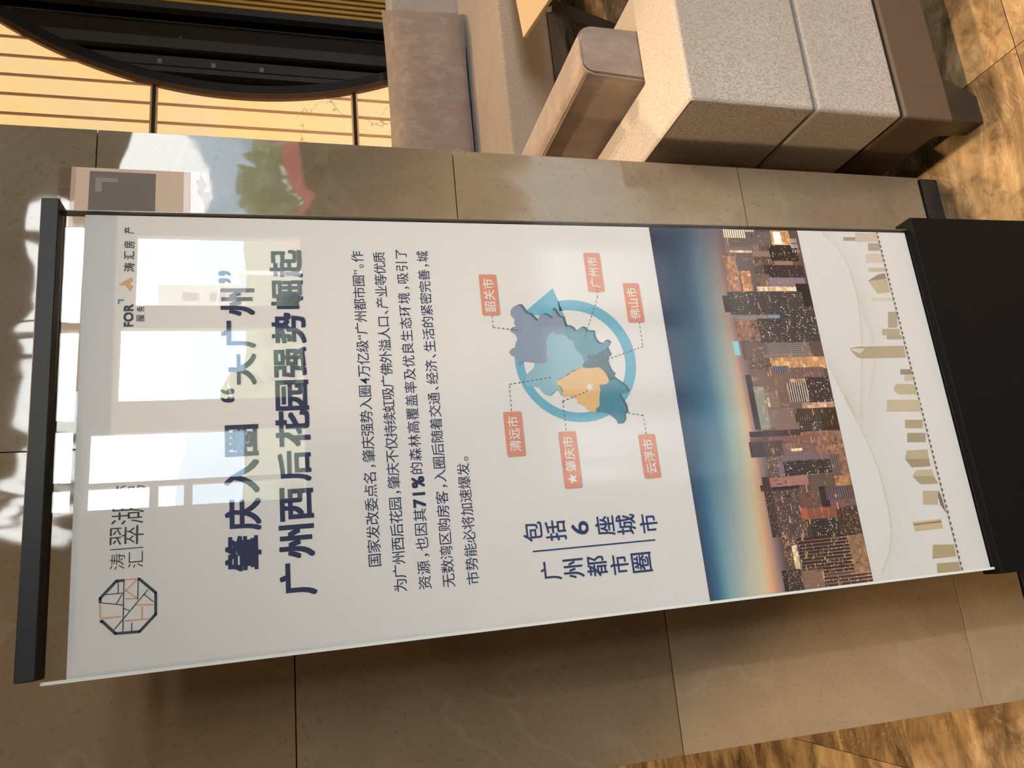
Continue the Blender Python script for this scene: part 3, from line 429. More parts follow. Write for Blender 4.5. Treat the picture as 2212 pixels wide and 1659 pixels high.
def text_line(t, x0, x1, zc, em, off=0.0, anglefix=None):
    def adv(ch):
        if ch in '，、。': return 0.62
        if ch in '“”': return 0.46
        if ch == '%': return 1.0
        if ch.isdigit(): return 0.66 if '%' in t else 0.60
        return 1.0
    a = [adv(c) for c in t]; lead = 0.06
    last = a[-1] if t[-1] not in '。' else 0.40
    k = (x1-x0)/(sum(a[:-1]) + last - 2*lead); x = x0 - lead*k; V, F = [], []
    for ch, ad_ in zip(t, a):
        o_, sc_ = off, em
        if '%' in t and ch in '71%': o_, sc_ = 0.035, em*1.22
        v, f = glyph(ch, o_); w = v[:, 0].max()+v[:, 0].min() if ad_ == 1.0 or ch in '“”%' or ch.isdigit() else 0.42
        if ad_ == 1.0 and ch != '%': w = 1.0
        cx = x + ad_*k/2; base = len(V)
        V += [(cx + (px_-w/2)*sc_, zc + (pz_-0.36)*sc_, dd) for px_, pz_, dd in v]
        F += [tuple(i+base for i in p) for p in f]; x += ad_*k
    return V, F
V, F = place_boxes(DATA['head'], 0.028); sub('headline_text', V, F, INK, 2, label='bold navy headline lettering')
V, F = place_boxes(DATA['side'], 0.012); 
(x0_, z0_), (x1_, z1_) = DATA['sideline']; xm = (x0_+x1_)/2; b0 = len(V)
V += [(xm-0.0011, z1_), (xm+0.0011, z1_), (xm+0.0011, z0_), (xm-0.0011, z0_)]; F.append((b0, b0+1, b0+2, b0+3))
sub('column_text', V, F, mat('blue_ink', lin('323f68', 1.0), 0.6, 0, 0.25), 2, label='two columns of navy lettering')
for t, x0, x1, zc_ in DATA['body']:
    V, F = text_line(t, x0, x1, zc_, DATA['em'], 0.002); sub('body_text', V, F, INK, 2)
INK2 = mat('dark_slate_ink', lin('3c4850', 1.0), 0.6, 0, 0.25)
V, F = place_boxes(DATA['logo'], -0.006); (x0_, z0_), (x1_, z1_) = DATA['logobar']; b0 = len(V); xm = (x0_+x1_)/2
V += [(xm-0.0006, z1_), (xm+0.0006, z1_), (xm+0.0006, z0_), (xm-0.0006, z0_)]; F.append((b0, b0+1, b0+2, b0+3)); sub('logo_text', V, F, INK2, 2)
for e in (DATA['logo2'][:4], DATA['logo2'][4:]):
    V, F = place_boxes(e, 0.01); sub('partner_logo_text', V, F, INK2, 2)
V, F = place_boxes(DATA['for'], 0.03); sub('partner_logo_text', V, F, INK2, 2)
sub('bird_mark', DATA['bird'], [tuple(range(len(DATA['bird'])))], mat('ochre_ink', lin('c9a271', 1.0), 0.6), 2)
sub('corner_mark', DATA['corner'], [tuple(range(len(DATA['corner'])))], mat('teal_ink', lin('3f8494', 1.0), 0.6), 2)
def strokes(lines, w, dash=None, closed=False):
    V, F = [], []
    for L in lines:
        pts = [Vector(p) for p in L]
        if dash:
            segs = []; carry = 0.0; on, offl = dash
            for a, b_ in zip(pts[:-1], pts[1:]):
                d = b_-a; ln = d.length; d.normalize(); s = carry
                while s < ln:
                    e = min(s+on, ln); segs.append((a+d*s, a+d*e)) if e-s > on*0.3 else None; s += on+offl
                carry = 0.0
        else:
            segs = []
            for i, (a, b_) in enumerate(zip(pts[:-1], pts[1:])):
                d = (b_-a).normalized(); e0 = w/2*0.8 if i > 0 else 0; e1 = w/2*0.8 if i < len(pts)-2 else 0
                segs.append((a-d*e0*0.5, b_+d*e1*0.5))
        for a, b_ in segs:
            d = (b_-a).normalized(); n_ = Vector((-d.y, d.x))*w/2; b0 = len(V)
            V += [tuple(a-n_), tuple(b_-n_), tuple(b_+n_), tuple(a+n_)]; F.append((b0, b0+1, b0+2, b0+3))
    return V, F
V, F = strokes(DATA['oct'], 0.0034); sub('octagon_logo', V, F, INK2, 2, label='octagonal line logo')
V, F = strokes(DATA['thin'], 0.0011); sub('octagon_logo', V, F, INK2, 3)
V, F = strokes(DATA['oran'], 0.0017); sub('octagon_logo', V, F, mat('copper_ink', lin('d59b7c', 1.0), 0.6), 1, label='copper coloured logo strokes')
# map graphic
def arc_pts(c, r, a0, a1, n=90): return [(c[0]+r*math.cos(a0+(a1-a0)*i/n), c[1]+r*math.sin(a0+(a1-a0)*i/n)) for i in range(n+1)]
(cx_, cz_, r1_), (cx2_, cz2_, r2_) = DATA['ring']
(e0x, e0z), (e1x, e1z) = DATA['ringends']
a0 = math.atan2(e0z-cz_, e0x-cx_); a1 = math.atan2(e1z-cz_, e1x-cx_)
if a1 > a0: a1 -= 2*math.pi
O1 = arc_pts((cx_, cz_), r1_, a0, a1); I1 = arc_pts((cx2_, cz2_), r2_, a0, a1); V = O1 + I1; n_ = len(O1)
F = [(i, i+1, n_+i+1, n_+i) for i in range(n_-1)]; b0 = len(V); V += [tuple(p) for p in DATA['arrow']]; F.append((b0, b0+1, b0+2))
sub('ring_arrow', V, F, mat('sky_blue_ink', lin('6aa9c2', 1.0), 0.6), 1, label='sky blue circular arrow')
sx, sz = 0.0022, -0.0038
V, F = [], []
for c, p in DATA['regions']:
    n_ = len(p)
    for i in range(n_):                                        # extruded rim: quads swept along the offset
        a, b_ = p[i], p[(i+1) % n_]; b0 = len(V); V += [tuple(a), tuple(b_), (b_[0]+sx, b_[1]+sz), (a[0]+sx, a[1]+sz)]; F.append((b0, b0+1, b0+2, b0+3))
sub('map_rim', V, F, mat('slate_ink', lin('4a6876', 1.0), 0.6), 2)
for c, p in DATA['regions']: sub('map_region', [tuple(q) for q in p], [tuple(range(len(p)))], mat('ink_'+c, lin(c, 1.0), 0.6), 3)
for d_ in DATA['dash']:
    V, F = strokes([d_], 0.0012, (0.0036, 0.0036)); sub('dashed_leader', V, F, INK2, 5)
WINK = mat('white_ink', (0.74, 0.70, 0.67), 0.6)
def star(c, r):
    pts = [(c[0]+(r if k % 2 == 0 else r*0.42)*math.sin(k*math.pi/5), c[1]+(r if k % 2 == 0 else r*0.42)*math.cos(k*math.pi/5)) for k in range(10)]
    return pts
M_TAG = mat('coral_ink', lin('d08a74', 1.0), 0.6)
for t, q, (ta, tb) in DATA['labels']:
    xs = sorted(p[0] for p in q); zs = sorted(p[1] for p in q); x0, x1 = (xs[0]+xs[1])/2, (xs[2]+xs[3])/2; z0, z1 = (zs[0]+zs[1])/2, (zs[2]+zs[3])/2
    r = 0.003; pts = []
    for cx, cz, aa in ((x1-r, z1-r, 0), (x0+r, z1-r, 90), (x0+r, z0+r, 180), (x1-r, z0+r, 270)):
        pts += [(cx+r*math.cos(math.radians(aa+k*30)), cz+r*math.sin(math.radians(aa+k*30))) for k in range(4)]
    sub('city_tag', pts, [tuple(range(len(pts)))], M_TAG, 4)
    em = abs(tb[0]-ta[0])/3*1.04
    V, F = text_line(t, ta[0], tb[0], (z0+z1)/2, em, 0.012); sub('city_tag_text', V, F, WINK, 6)
    if len(q) and t[0] == '肇': s_ = star((DATA['star2'][0], (z0+z1)/2), 0.0088); sub('star', s_, [tuple(range(10))], WINK, 6)
s_ = star(DATA['star1'], 0.0072); sub('star', s_, [tuple(range(10))], WINK, 6)

# city night picture: painted into a vertex-coloured grid
PZ1, PZ0 = DATA['pic']; PXL, PXR = XL+0.0012, XR-0.003
W_, H_ = 700, 330
def rampc(stops, tt):
    ts = [s[0] for s in stops]; cs = np.array([lin(s[1]) for s in stops])
    return np.stack([np.interp(tt, ts, cs[:, i]) for i in range(3)], -1)
tt = np.linspace(0, 1, H_); L_, M_, R_ = rampc(DATA['sky'], tt), rampc(DATA['skym'], tt), rampc(DATA['sky1'], tt)
ss = np.linspace(0, 1, W_)[None, :, None]
sm = 0.45
wl_ = np.clip(1-ss/sm, 0, 1); wr_ = np.clip((ss-sm)/(1-sm), 0, 1)**0.8; wm_ = 1-np.maximum(wl_, wr_)
img = L_[:, None]*wl_ + M_[:, None]*wm_ + R_[:, None]*wr_
img *= (1 + 0.05*np.sin(ss*9+tt[:, None, None]*5))
hor = [0]*W_
for i in range(W_):
    s = i/(W_-1); th = np.interp(s, [0, 0.45, 1.0], [DATA['sky'][-1][0], DATA['skym'][-1][0], DATA['sky1'][-1][0]]); hor[i] = int(th*H_)
    n_ = H_-hor[i]
    base = np.array(lin('57433f'))*(0.7+0.7*rng.random((n_, 1))); img[hor[i]:, i] = base*0.9
# smooth distant sparkle
for _ in range(2600):
    i = rng.integers(0, W_); j = hor[i] + int(abs(rng.normal(0, 0.28))*(H_-hor[i]))
    if j < H_-1: img[j:j+1+rng.integers(0, 2), i] = np.array(lin('f0cfa0'))*(0.35+0.6*rng.random())
def rect(b):
    i0, i1 = int(np.clip(b[0], 0, 1)*(W_-1)), int(np.clip(b[1], 0, 1)*(W_-1)); j0, j1 = int(np.clip(b[2], 0, 1)*(H_-1)), int(np.clip(b[3], 0, 1)*(H_-1))
    return i0, max(i1, i0+1), j0, max(j1, j0+1)
for b in DATA['bld']:
    i0, i1, j0, j1 = rect(b[:4]); kind, c1, c2 = b[4], np.array(lin(b[5])), (np.array(lin(b[6])) if b[6] else None)
    h, w = j1-j0, i1-i0
    blk = np.repeat(np.repeat(c1[None, None], h, 0), w, 1)*(0.93+0.14*rng.random((h, w, 1)))
    jj, ii = np.mgrid[0:h, 0:w]
    if kind == 'g': blk = np.where((((jj % 3) == 0) | ((ii % 4) == 0))[..., None], blk*0.55 + c2*0.45, blk)
    if kind == 'G':
        blk = np.where((((ii % 5) == 0) | ((jj % 4) == 0))[..., None], blk*1.0+0.035, blk*0.75)
        for _ in range(int(h*w*(0.007 if b[6] == 'e8d890' else 0.014))+2):
            a_, c_ = rng.integers(0, h), rng.integers(0, w); blk[a_:a_+2, c_:c_+1+(rng.random() < 0.3)] = c2*(0.4+0.6*rng.random())
    if kind == 's': blk = np.where(((jj % 5) < 2)[..., None], c2, blk)
    if kind == 'T':
        blk = np.where(((ii % 6) < 2)[..., None], c2*(0.55+0.75*(jj/h)[..., None]**2), blk)
        for _ in range(int(h*w*0.010)): a_, c_ = rng.integers(0, h), rng.integers(0, w); blk[a_:a_+1, c_:c_+2] = np.array(lin('f0dcc0'))
    if kind == 'w':
        blot = np.kron(rng.random((h//6+1, w//8+1)), np.ones((6, 8)))[:h, :w, None]; blk = blk*(0.22+0.55*rng.random((h, w, 1))+0.55*blot**2)*np.array([1.0, 1.0, 1.15]) + 0.02
    if kind in 'lk':
        for _ in range(int(h*w*(0.012 if kind == 'l' else 0.04))): a_, c_ = rng.integers(0, h), rng.integers(0, w); blk[a_:a_+1+(kind == 'l'), c_:c_+1] = c2*(0.4+0.6*rng.random())
    img[j0:j1, i0:i1] = blk
    img[j0:min(j0+1, H_), i0:i1] *= 0.7
i0, i1, j0, j1 = rect(DATA['cyan']); img[j0:j1, i0:i1] = lin('8cc6dc')
# spire
sp_i, sp_j = rect([0.27, 0.28, 0.30, 0.5])[0], 0
# street glow and haze between the towers, fine print grain
for _ in range(260):
    i = rng.integers(0, W_-14); j = hor[i] + int(rng.random()*(H_-hor[i]-4)); ww = rng.integers(3, 14); img[j:j+rng.integers(1, 3), i:i+ww] = np.array(lin('d8a878'))*(0.35+0.5*rng.random())
for _ in range(300):
    i = rng.integers(0, W_-8); j = hor[i] + int(rng.random()*(H_-hor[i]-12)); ww = rng.integers(2, 7); hh_ = rng.integers(4, 14); img[j:j+hh_, i:i+ww] = img[j:j+hh_, i:i+ww]*rng.uniform(0.45, 1.7)
bright = np.clip(img-0.35, 0, 1); gl = bright.copy()
for sh in (1, 2, 3, 5):
    for ax in (0, 1): gl += np.roll(bright, sh, ax)*0.3/sh + np.roll(bright, -sh, ax)*0.3/sh
msk = (np.arange(H_)[:, None] >= np.array(hor)[None]).astype(float)[..., None]
img = img + msk*gl*0.12*np.array([1.0, 0.75, 0.5]) + msk*0.010*np.array([1.2, 0.9, 0.8])
img = np.clip(img*(1.06+0.22*msk)*(0.97+0.06*rng.random((H_, W_, 1))), 0, 1)
def color_grid(name, img, x0, x1, z1, z0, layer):
    H, W = img.shape[:2]; xs = np.linspace(x0, x1, W+1); zs = np.linspace(z1, z0, H+1)
    gx, gz = np.meshgrid(xs, zs); n = (W+1)*(H+1); co = np.stack([gx.ravel()-PIV[0], np.full(n, Y0-0.00012*layer), gz.ravel()-PIV[1]], 1)
    idx = np.arange(n).reshape(H+1, W+1); q = np.stack([idx[1:, :-1], idx[1:, 1:], idx[:-1, 1:], idx[:-1, :-1]], -1).reshape(-1, 4)
    me = bpy.data.meshes.new(name); me.vertices.add(n); me.vertices.foreach_set('co', co.ravel()); me.loops.add(q.size); me.loops.foreach_set('vertex_index', q.ravel().astype(np.int32))
    me.polygons.add(len(q)); me.polygons.foreach_set('loop_start', np.arange(0, q.size, 4, dtype=np.int32)); me.update(calc_edges=True)
    ca = me.color_attributes.new('print', 'FLOAT_COLOR', 'CORNER'); pc = np.concatenate([img.reshape(-1, 3), np.ones((H*W, 1))], 1)
    ca.data.foreach_set('color', np.repeat(pc, 4, 0).astype(np.float32).ravel())
    return me
def m_print(n, l, b):
    a = n.new('ShaderNodeAttribute'); a.attribute_name = 'print'; l.new(a.outputs['Color'], b.inputs['Base Color']); b.inputs['Roughness'].default_value = 0.6; b.inputs['Specular IOR Level'].default_value = 0.2
link('city_picture', color_grid('city_picture', img, PXL, PXR, PZ1, PZ0, 1), mat('printed_photo', build=m_print), paper)['label'] = 'printed night view of a city skyline under a blue sky'
V, F = place_boxes(DATA['small'], 0.0); sub('caption_text', V, F, WINK, 2)
# lower strip
LH, LW = 120, 330
lz = np.linspace(PZ0, 0.4185, LH)[:, None]; lx = np.linspace(PXL, PXR, LW)[None]
base = np.ones((LH, LW)); 
for k, c in enumerate(DATA['curves']):
    c = np.array(c); best = np.full((LH, LW), 1e9); side = np.zeros((LH, LW))
    for a, b_ in zip(c[:-1], c[1:]):
        d = b_-a; t_ = np.clip(((lx-a[0])*d[0]+(lz-a[1])*d[1])/(d@d), 0, 1); ex, ez = lx-a[0]-t_*d[0], lz-a[1]-t_*d[1]; q = np.hypot(ex, ez)
        sg = np.sign(d[0]*(lz-a[1])-d[1]*(lx-a[0])); side = np.where(q < best, sg, side); best = np.minimum(best, q)
    base -= (0.13, 0.08, 0.15, 0.07)[k]*np.exp(-(best/0.0016)**2) + (0.055, 0.045, 0.06, 0.09)[k]*np.where(side > 0, np.exp(-best/0.022), 0)
base -= 0.018*(np.sin(lz*2*math.pi/0.0042) > 0.3)*np.exp(-((lx-0.20)/0.16)**2)*(lz > 0.52) + 0.02*(np.sin(lz*2*math.pi/0.0042) > 0.3)*np.exp(-((lx+0.24)/0.12)**2)*(lz > 0.53)
low = base[..., None]*np.array([0.705, 0.678, 0.668]) * np.array([1, 1, 1])
low[..., 2] *= 1-(1-base)*0.7
link('swoosh_background', color_grid('swoosh_background', low, PXL, PXR, PZ0, 0.4186, 1), MATS['printed_photo'], paper)
for gi, (c, p) in enumerate(DATA['gold']): sub('skyline_print', [tuple(q) for q in p], [tuple(range(len(p)))], mat('ink_'+c, lin(c, 0.92), 0.6), 2+0.1*gi)
(d0x, d0z), (d1x, d1z) = DATA['dashl']
V, F = strokes([[(d1x, d1z), (d0x, d0z)]], 0.0009); zt = (d0z+d1z)/2
n_ = 66
for i in range(n_):
    xa = d1x+(d0x-d1x)*(i+0.2)/n_; xb = d1x+(d0x-d1x)*(i+0.75)/n_; za_ = d1z+(d0z-d1z)*(i+.5)/n_; b0 = len(V)
    V += [(xa, za_-0.0035), (xb, za_-0.0035), (xb, za_-0.0005), (xa, za_-0.0005)]; F.append((b0, b0+1, b0+2, b0+3))
sub('ground_line', V, F, mat('umber_ink', lin('6a6058', 1.0), 0.6), 3)

# ------------------------------------------------------------------ backlit onyx wall with the moon gate
WY, MC, MR = 3.20, (5.453, 1.876), 2.50
def lim(z):
    d = MR*MR-(z-MC[1])**2
    return MC[0]-math.sqrt(d) if d > 0 else 1e9
ow = tag(obj('wall_onyx', box(-1.2, 2.2, WY+0.06, WY+0.12, 0.0, CEIL), M_MATBLACK), 'backlit honey onyx wall with thin bronze strips around a round opening', kind='structure')
PW = 0.1345; xs = [2.866 + PW*k for k in range(-30, 20)]
zbars = [0.02, 1.15-1.24+0.09, 1.15, 2.39, 3.63, 4.87]; zr = [(0.08, 1.128), (1.172, 2.368), (2.412, 3.608), (3.652, 4.848)]
def runs(x, z0, z1, n=48):
    out = []; cur = None
    for i in range(n+1):
        z = z0+(z1-z0)*i/n
        if lim(z) > x: cur = [z, z] if cur is None else [cur[0], z]
        else:
            if cur and cur[1]-cur[0] > 0.02: out.append(cur)
            cur = None
    if cur and cur[1]-cur[0] > 0.02: out.append(cur)
    return out
for (z0, z1) in zr:
    for x in xs:
        for a, b_ in runs(x+0.004, z0, z1):
            pts = [(x+0.002, a), (x+0.002, b_)]; k = 14
            for i in range(k+1):
                z = b_+(a-b_)*i/k; pts.append((max(x+0.003, min(x+PW-0.002, lim(z)+0.01)), z))
            bm = bmesh.new(); v0 = [bm.verts.new((px_, WY, pz_)) for px_, pz_ in pts]; v1 = [bm.verts.new((px_, WY+0.02, pz_)) for px_, pz_ in pts]
            bm.faces.new(v0); bm.faces.new(v1[::-1])
            for i in range(len(pts)): bm.faces.new((v0[i], v0[(i+1) % len(pts)], v1[(i+1) % len(pts)], v1[i]))
            bmesh.ops.recalc_face_normals(bm, faces=bm.faces[:]); obj('marble_panel', bm, M_ONYX, ow)
        for a, b_ in runs(x, z0, z1):
            obj('bronze_strip', box(x-0.0085, x+0.0085, WY-0.008, WY+0.018, a, b_), M_STRIP, ow)
for zb_ in (1.15, 2.39, 3.63):
    xe = min(lim(zb_), 5.4)
    obj('divider_bar', box(-1.2, xe, WY-0.012, WY+0.02, zb_-0.011, zb_+0.011), M_DARKBRONZE, ow)
    for s in (-1, 1): obj('divider_edge', box(-1.2, xe, WY-0.014, WY+0.018, zb_+s*0.0165-0.0055, zb_+s*0.0165+0.0055), M_STRIP, ow)
def ring_mesh(r0, r1, y0, y1, a0=math.radians(70), a1=math.radians(290), n=120):
    bm = bmesh.new(); rr = []
    for i in range(n+1):
        a = a0+(a1-a0)*i/n; c, s = math.cos(a), math.sin(a)
        rr.append([bm.verts.new((MC[0]+r*c, y, MC[1]+r*s)) for r, y in ((r0, y0), (r1, y0), (r1, y1), (r0, y1))])
    for i in range(n):
        for k in range(4): bm.faces.new((rr[i][k], rr[i][(k+1) % 4], rr[i+1][(k+1) % 4], rr[i+1][k]))
    bm.faces.new(rr[0]); bm.faces.new(rr[-1][::-1]); bmesh.ops.recalc_face_normals(bm, faces=bm.faces[:])
    return bm
AL = math.asin(1.80/2.5)
mg = thing('moon_gate_frame', 'dark lacquered round moon gate frame with a bronze edge in the onyx wall', 'frame', (0, 0, 0))
a_lo, a_hi = math.radians(100), math.radians(226)
obj('outer_edge', ring_mesh(MR-0.012, MR+0.018, WY-0.03, WY+0.03, a_lo, a_hi), mat('umber_bronze', lin('55361f'), 0.4, 0.2), mg, True)
obj('inner_ring', ring_mesh(MR-0.085, MR-0.014, WY-0.022, WY+0.16, a_lo, a_hi), mat('blue_black_lacquer', (0.012, 0.015, 0.022), 0.12, 0, 0.7), mg, True)
obj('edge_line', ring_mesh(MR-0.014, MR-0.009, WY-0.034, WY+0.01, a_lo, a_hi), M_BRASS, mg, True)
# dark cabinet behind the gate
cb = thing('display_cabinet', 'dark tall cabinet with vertical grey frames behind the round opening', 'cabinet', (0, 0, 0))
obj('back_panel', box(3.0, 6.9, 3.90, 3.95, 0.0, 4.6), M_MATBLACK, cb)
obj('side_panel', box(3.0, 3.04, 3.45, 3.90, 0.0, 4.6), M_BLACK, cb)
greyf = mat('charcoal_frame', (0.050, 0.047, 0.046), 0.35, 0, 0.5); brownp = mat('dark_brown_panel', (0.020, 0.012, 0.009), 0.3, 0, 0.5)
for x0, x1, yy, m_ in ((3.395, 3.435, 3.58, greyf), (3.458, 3.535, 3.60, greyf), (3.604, 3.687, 3.60, greyf), (3.69, 3.85, 3.66, brownp), (3.852, 3.858, 3.64, greyf), (3.937, 3.99, 3.60, greyf)):
    obj('frame_post', box(x0, x1, yy, yy+0.06, 0.0, 4.5), m_, cb)
M_LABEL = mat('small_grey_label', (0.22, 0.21, 0.20), 0.5)
for x, z in ((3.487, 2.438), (3.483, 2.087), (3.479, 1.762)): obj('label', box(x-0.018, x+0.018, 3.596, 3.6, z-0.014, z+0.014), M_LABEL, cb)
obj('label', box(3.735, 3.748, 3.655, 3.66, 2.31, 2.322), M_LABEL, cb)
sc_ = thing('slat_screen', 'gold vertical slat screen standing inside the round opening', 'screen', (0, 0, 0))
obj('backing', box(3.99, 6.6, 3.66, 3.68, 0.3, 4.4), mat('dark_gold_backing', lin('5a3c18'), 0.4, 0.4), sc_)
sl0 = obj('slat', box(0, 0.026, 3.60, 3.655, 0.3, 4.4, 0.003, 1), M_GOLD, sc_); sl0.location.x = 3.998
for k in range(1, 56):
    o = sl0.copy(); COL.objects.link(o); o.parent = sc_; o.location.x = 3.998 + k*0.046

# ------------------------------------------------------------------ near sofa
def soft(bm, lev=0): return bm
sf = thing('sofa', 'grey tweed sofa with a square arm beside the pillar, seen from its outer corner', 'sofa', (0, 0, 0))
def Lp(i=0.0): return [(0.637+i, -0.175+i), (1.47, -0.175+i), (1.47, 0.000-i*0), (0.803, 0.000), (0.803, 1.0), (0.637+i, 1.0)]
obj('upper_frame', prism(Lp(), 0.462, 0.760, 0.010, 3), M_TWEED, sf, True)
obj('lower_frame', prism([(0.639, -0.173), (1.468, -0.173), (1.468, 0.998), (0.639, 0.998)], 0.236, 0.456, 0.011, 3), M_TWEED, sf, True)
obj('leather_base', prism([(0.637, -0.175), (1.47, -0.175), (1.47, 1.0), (0.637, 1.0)], 0.098, 0.231, 0.008, 3), M_LEATHER, sf, True)
obj('seat_cushion', prism([(0.81, 0.008), (1.45, 0.008), (1.45, 0.99), (0.81, 0.99)], 0.458, 0.53, 0.02, 3), M_TWEED, sf, True)
def leg(x, y):
    bm = bmesh.new(); a = [bm.verts.new(p) for p in ((x, y, 0), (x+0.07, y, 0), (x+0.07, y+0.05, 0), (x, y+0.05, 0))]
    b_ = [bm.verts.new(p) for p in ((x-0.004, y-0.004, 0.099), (x+0.115, y-0.004, 0.099), (x+0.115, y+0.06, 0.099), (x-0.004, y+0.06, 0.099))]
    bm.faces.new(a[::-1]); bm.faces.new(b_)
    for i in range(4): bm.faces.new((a[i], a[(i+1) % 4], b_[(i+1) % 4], b_[i]))
    return obj('leg', bm, mat('dark_wood_leg', (0.030, 0.022, 0.016), 0.35), sf)
for x, y in ((0.650, -0.162), (1.33, -0.162), (0.650, 0.93), (1.33, 0.93)): leg(x, y)
# raised seams along the top edges
def tube(pts, r, seg=6):
    bm = bmesh.new(); ringp = []
    P_ = [Vector(p) for p in pts]
    for i, p in enumerate(P_):
        d = (P_[min(i+1, len(P_)-1)]-P_[max(i-1, 0)]).normalized(); u = d.cross(Vector((0.2, 0.1, 1))).normalized(); w = d.cross(u)
        ringp.append([bm.verts.new(p + (u*math.cos(t)+w*math.sin(t))*r) for t in [2*math.pi*k/seg for k in range(seg)]])
    for a, b_ in zip(ringp[:-1], ringp[1:]):
        for k in range(seg): bm.faces.new((a[k], a[(k+1) % seg], b_[(k+1) % seg], b_[k]))
    bm.faces.new(ringp[0][::-1]); bm.faces.new(ringp[-1])
    return bm
obj('seam', tube([(0.6375, 0.98, 0.757), (0.6375, -0.172, 0.757), (0.6375, -0.1755, 0.75), (0.6375, -0.1755, 0.475)], 0.0016), M_TWEED, sf)
# back cushion resting in the corner, leaning
def cushion(x0, x1, y0, y1, z0, z1, bev, lean=0.0, puff=0.0, seg=4, sub_=3):
    bm = bmesh.new(); add_box(bm, x0, x1, y0, y1, z0, z1)
    bmesh.ops.bevel(bm, geom=bm.edges[:], offset=bev, segments=seg, affect='EDGES', profile=0.5)
    return bm
bc = thing('back_cushion', 'taupe velvet back cushion wedged in the corner of the near sofa', 'cushion', (0, 0, 0))
def loaf(x0, x1, y0, y1, z0, z1, lean, r):                      # profile in xz, swept along y
    prof = []
    for cx, cz, aa in ((x1-r, z1-r, 0), (x0+r*0.55, z1-r*0.55, 90)):
        rr = r if aa == 0 else r*0.55
        prof += [(cx+rr*math.cos(math.radians(aa+k*15)), cz+rr*math.sin(math.radians(aa+k*15))) for k in range(7)]
    prof += [(x0, z0), (x1+0.015, z0)]
    prof = [(x+lean*(z-z0), z) for x, z in prof]
    bm = bmesh.new(); a = [bm.verts.new((x, y0, z)) for x, z in prof]; b_ = [bm.verts.new((x+0.0, y1, z)) for x, z in prof]
    bm.faces.new(a[::-1]); bm.faces.new(b_); n = len(prof)
    for i in range(n): bm.faces.new((a[i], a[(i+1) % n], b_[(i+1) % n], b_[i]))
    bmesh.ops.recalc_face_normals(bm, faces=bm.faces[:])
    ed = [e for e in bm.edges if (abs(e.verts[0].co.y-e.verts[1].co.y) < 1e-6)]
    bmesh.ops.bevel(bm, geom=ed, offset=0.006, segments=2, affect='EDGES')
    return bm, prof
bmc, prof = loaf(0.806, 0.938, 0.003, 0.98, 0.532, 0.905, 0.05, 0.045)
obj('cover', bmc, M_VELVET, bc, True)
obj('piping', tube([(prof[i][0], 0.004, prof[i][1]) for i in range(len(prof)-3, 5, -1)] , 0.0028), M_VELVET, bc, True)
obj('piping', tube([(prof[13][0]-0.001, 0.006+0.1*k, prof[10][1]+0.002) for k in range(10)], 0.0028), M_VELVET, bc, True)

# ------------------------------------------------------------------ far sofa
s2 = thing('sofa', 'long grey sofa facing the windows in front of the onyx wall', 'sofa', (0, 0, 0))
obj('seat', prism([(1.3, 1.90), (4.2, 1.90), (4.2, 2.76), (1.3, 2.76)], 0.205, 0.492, 0.022, 4), mat('beige_grey_fabric', build=m_fabric((0.36, 0.285, 0.225), (0.27, 0.21, 0.165), 120, 0.7), spec=0.2), s2, True)
obj('leather_base', prism([(1.3, 1.905), (4.2, 1.905), (4.2, 3.0), (1.3, 3.0)], 0.115, 0.203, 0.006, 2), mat('dark_taupe_leather', lin('54483f'), 0.4), s2, True)
obj('backrest', prism([(1.3, 2.78), (4.2, 2.78), (4.2, 3.0), (1.3, 3.0)], 0.205, 0.93, 0.02, 3), M_TWEED, s2, True)
for x in (1.4, 4.05):
    for y in (1.95, 2.9): obj('leg', box(x, x+0.05, y, y+0.05, 0, 0.114), M_BLACK, s2)
def pillow(x0, x1, y, z0, z1, thick, tilt):
    bm = bmesh.new(); nx, nz = 28, 18; fr_, bk_ = [], []
    for j in range(nz+1):
        rf, rb = [], []
        for i in range(nx+1):
            u, v = -1+2*i/nx, -1+2*j/nz
            pin = 1 - 0.035*(1-abs(v)**2)*abs(u)**6*1.0; pz = 1 - 0.06*(1-abs(u)**2)*abs(v)**6
            x = (x0+x1)/2 + (x1-x0)/2*u*pin; z = (z0+z1)/2 + (z1-z0)/2*v*pz
            t = thick/2*((1-u**6)*(1-v**4))**0.45 * (1+0.04*math.sin(5*u+3*v)+0.03*math.sin(9*u-4*v))
            yy = y + tilt*(z-z0)
            rf.append(bm.verts.new((x, yy-t-0.004, z))); rb.append(bm.verts.new((x, yy+t+0.004, z)))
        fr_.append(rf); bk_.append(rb)
    for j in range(nz):
        for i in range(nx):
            bm.faces.new((fr_[j][i], fr_[j][i+1], fr_[j+1][i+1], fr_[j+1][i])); bm.faces.new((bk_[j][i], bk_[j+1][i], bk_[j+1][i+1], bk_[j][i+1]))
    rim = [(0, i) for i in range(nx+1)] + [(j, nx) for j in range(1, nz+1)] + [(nz, i) for i in range(nx-1, -1, -1)] + [(j, 0) for j in range(nz-1, 0, -1)]
    for a, b_ in zip(rim, rim[1:]+rim[:1]):
        bm.faces.new((fr_[a[0]][a[1]], bk_[a[0]][a[1]], bk_[b_[0]][b_[1]], fr_[b_[0]][b_[1]]))
    bmesh.ops.recalc_face_normals(bm, faces=bm.faces[:])
    return bm
pl = thing('back_cushion', 'wide plump taupe velvet cushion leaning on the far sofa', 'cushion', (0, 0, 0))
obj('cover', pillow(1.75, 3.25, 2.59, 0.493, 1.005, 0.27, 0.07), M_VELVET, pl, True)
obj('zip', tube([(2.2+0.1*k, 2.585+0.003*math.sin(k), 0.499) for k in range(9)], 0.003), M_DARKMETAL, pl)

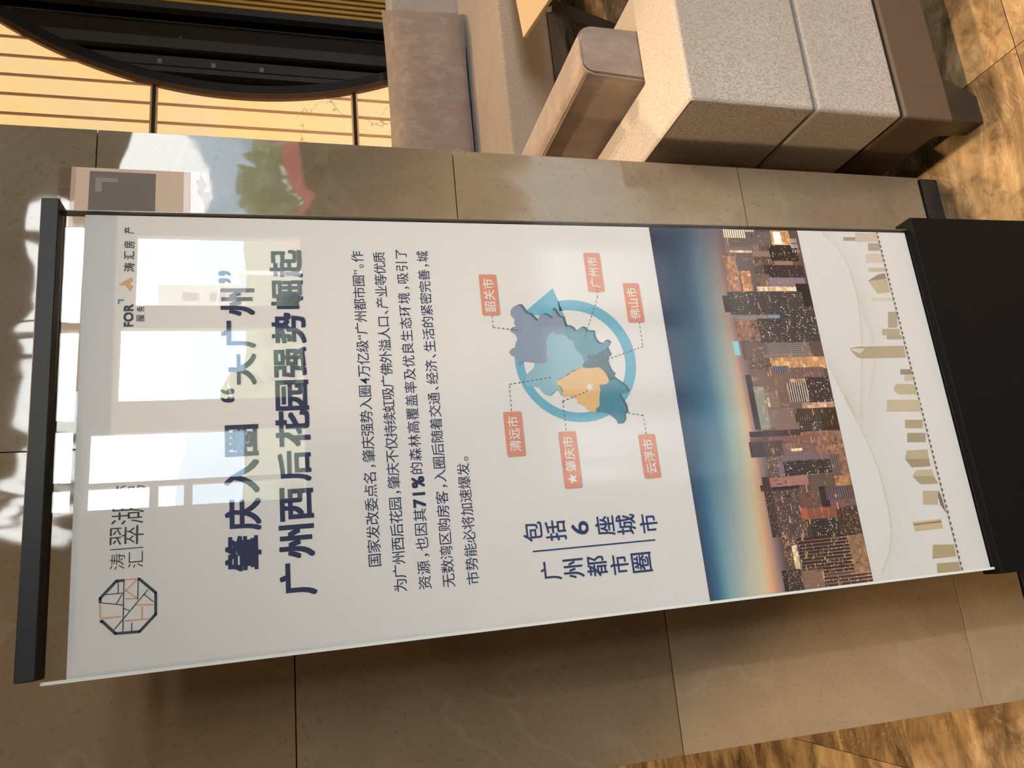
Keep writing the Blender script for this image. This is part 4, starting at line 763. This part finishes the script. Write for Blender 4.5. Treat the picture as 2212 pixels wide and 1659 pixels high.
# ------------------------------------------------------------------ low table
tb = thing('coffee_table', 'low table with a pale angular top and dark slanted legs between the sofas', 'table', (0, 0, 0))
K = Vector((2.312, 1.650)); d1 = Vector((0.986, 0.168)); d2 = Vector((-0.295, -0.955))
pts = [K, K+d2*0.80, Vector((3.0, 0.70)), Vector((3.5, 1.3)), K+d1*1.0]
obj('table_top', prism([tuple(p) for p in pts], 0.432, 0.450, 0.002, 2), mat('cream_stone_top', lin('f0d8b4', 0.95), 0.35), tb)
obj('leg', bar3((2.21, 1.315, 0.43), (2.335, 1.565, 0.0), 0.055, 0.03), mat('dark_umber_metal', (0.045, 0.034, 0.025), 0.4), tb)
obj('leg', bar3((3.30, 1.45, 0.43), (3.32, 1.5, 0.0), 0.055, 0.03), MATS['dark_umber_metal'], tb)
obj('leg', bar3((2.95, 0.85, 0.43), (2.9, 0.8, 0.0), 0.055, 0.03), MATS['dark_umber_metal'], tb)

# ------------------------------------------------------------------ housings of the ceiling lamps and added fill spots
M_LAMP = mat('lamp_glow', (1, 0.8, 0.55), 0.5)
nb = M_LAMP.node_tree.nodes['Principled BSDF']; nb.inputs['Emission Color'].default_value = (1, 0.78, 0.5, 1); nb.inputs['Emission Strength'].default_value = 60
for (lx, ly), tg, w, sd in LAMPS:
    dl = thing('downlight_or_fill', 'round recessed ceiling lamp, some added as fill, above the picture', 'light', (lx, ly, CEIL), 'recessed ceiling downlights')
    bm = bmesh.new(); n = 24; r0, r1 = 0.052, 0.065
    rr = [[bm.verts.new((r*math.cos(2*math.pi*i/n), r*math.sin(2*math.pi*i/n), z)) for r, z in ((r0, -0.001), (r0, -0.012), (r1, -0.010), (r1, -0.001))] for i in range(n)]
    for i in range(n):
        for k in range(4): bm.faces.new((rr[i][k], rr[(i+1) % n][k], rr[(i+1) % n][(k+1) % 4], rr[i][(k+1) % 4]))
    obj('trim_ring', bm, M_WHITE, dl)
    bm = bmesh.new(); bmesh.ops.create_circle(bm, cap_ends=True, segments=24, radius=0.036)
    for v in bm.verts: v.co.z = -0.004
    obj('lamp_face', bm, M_LAMP, dl)
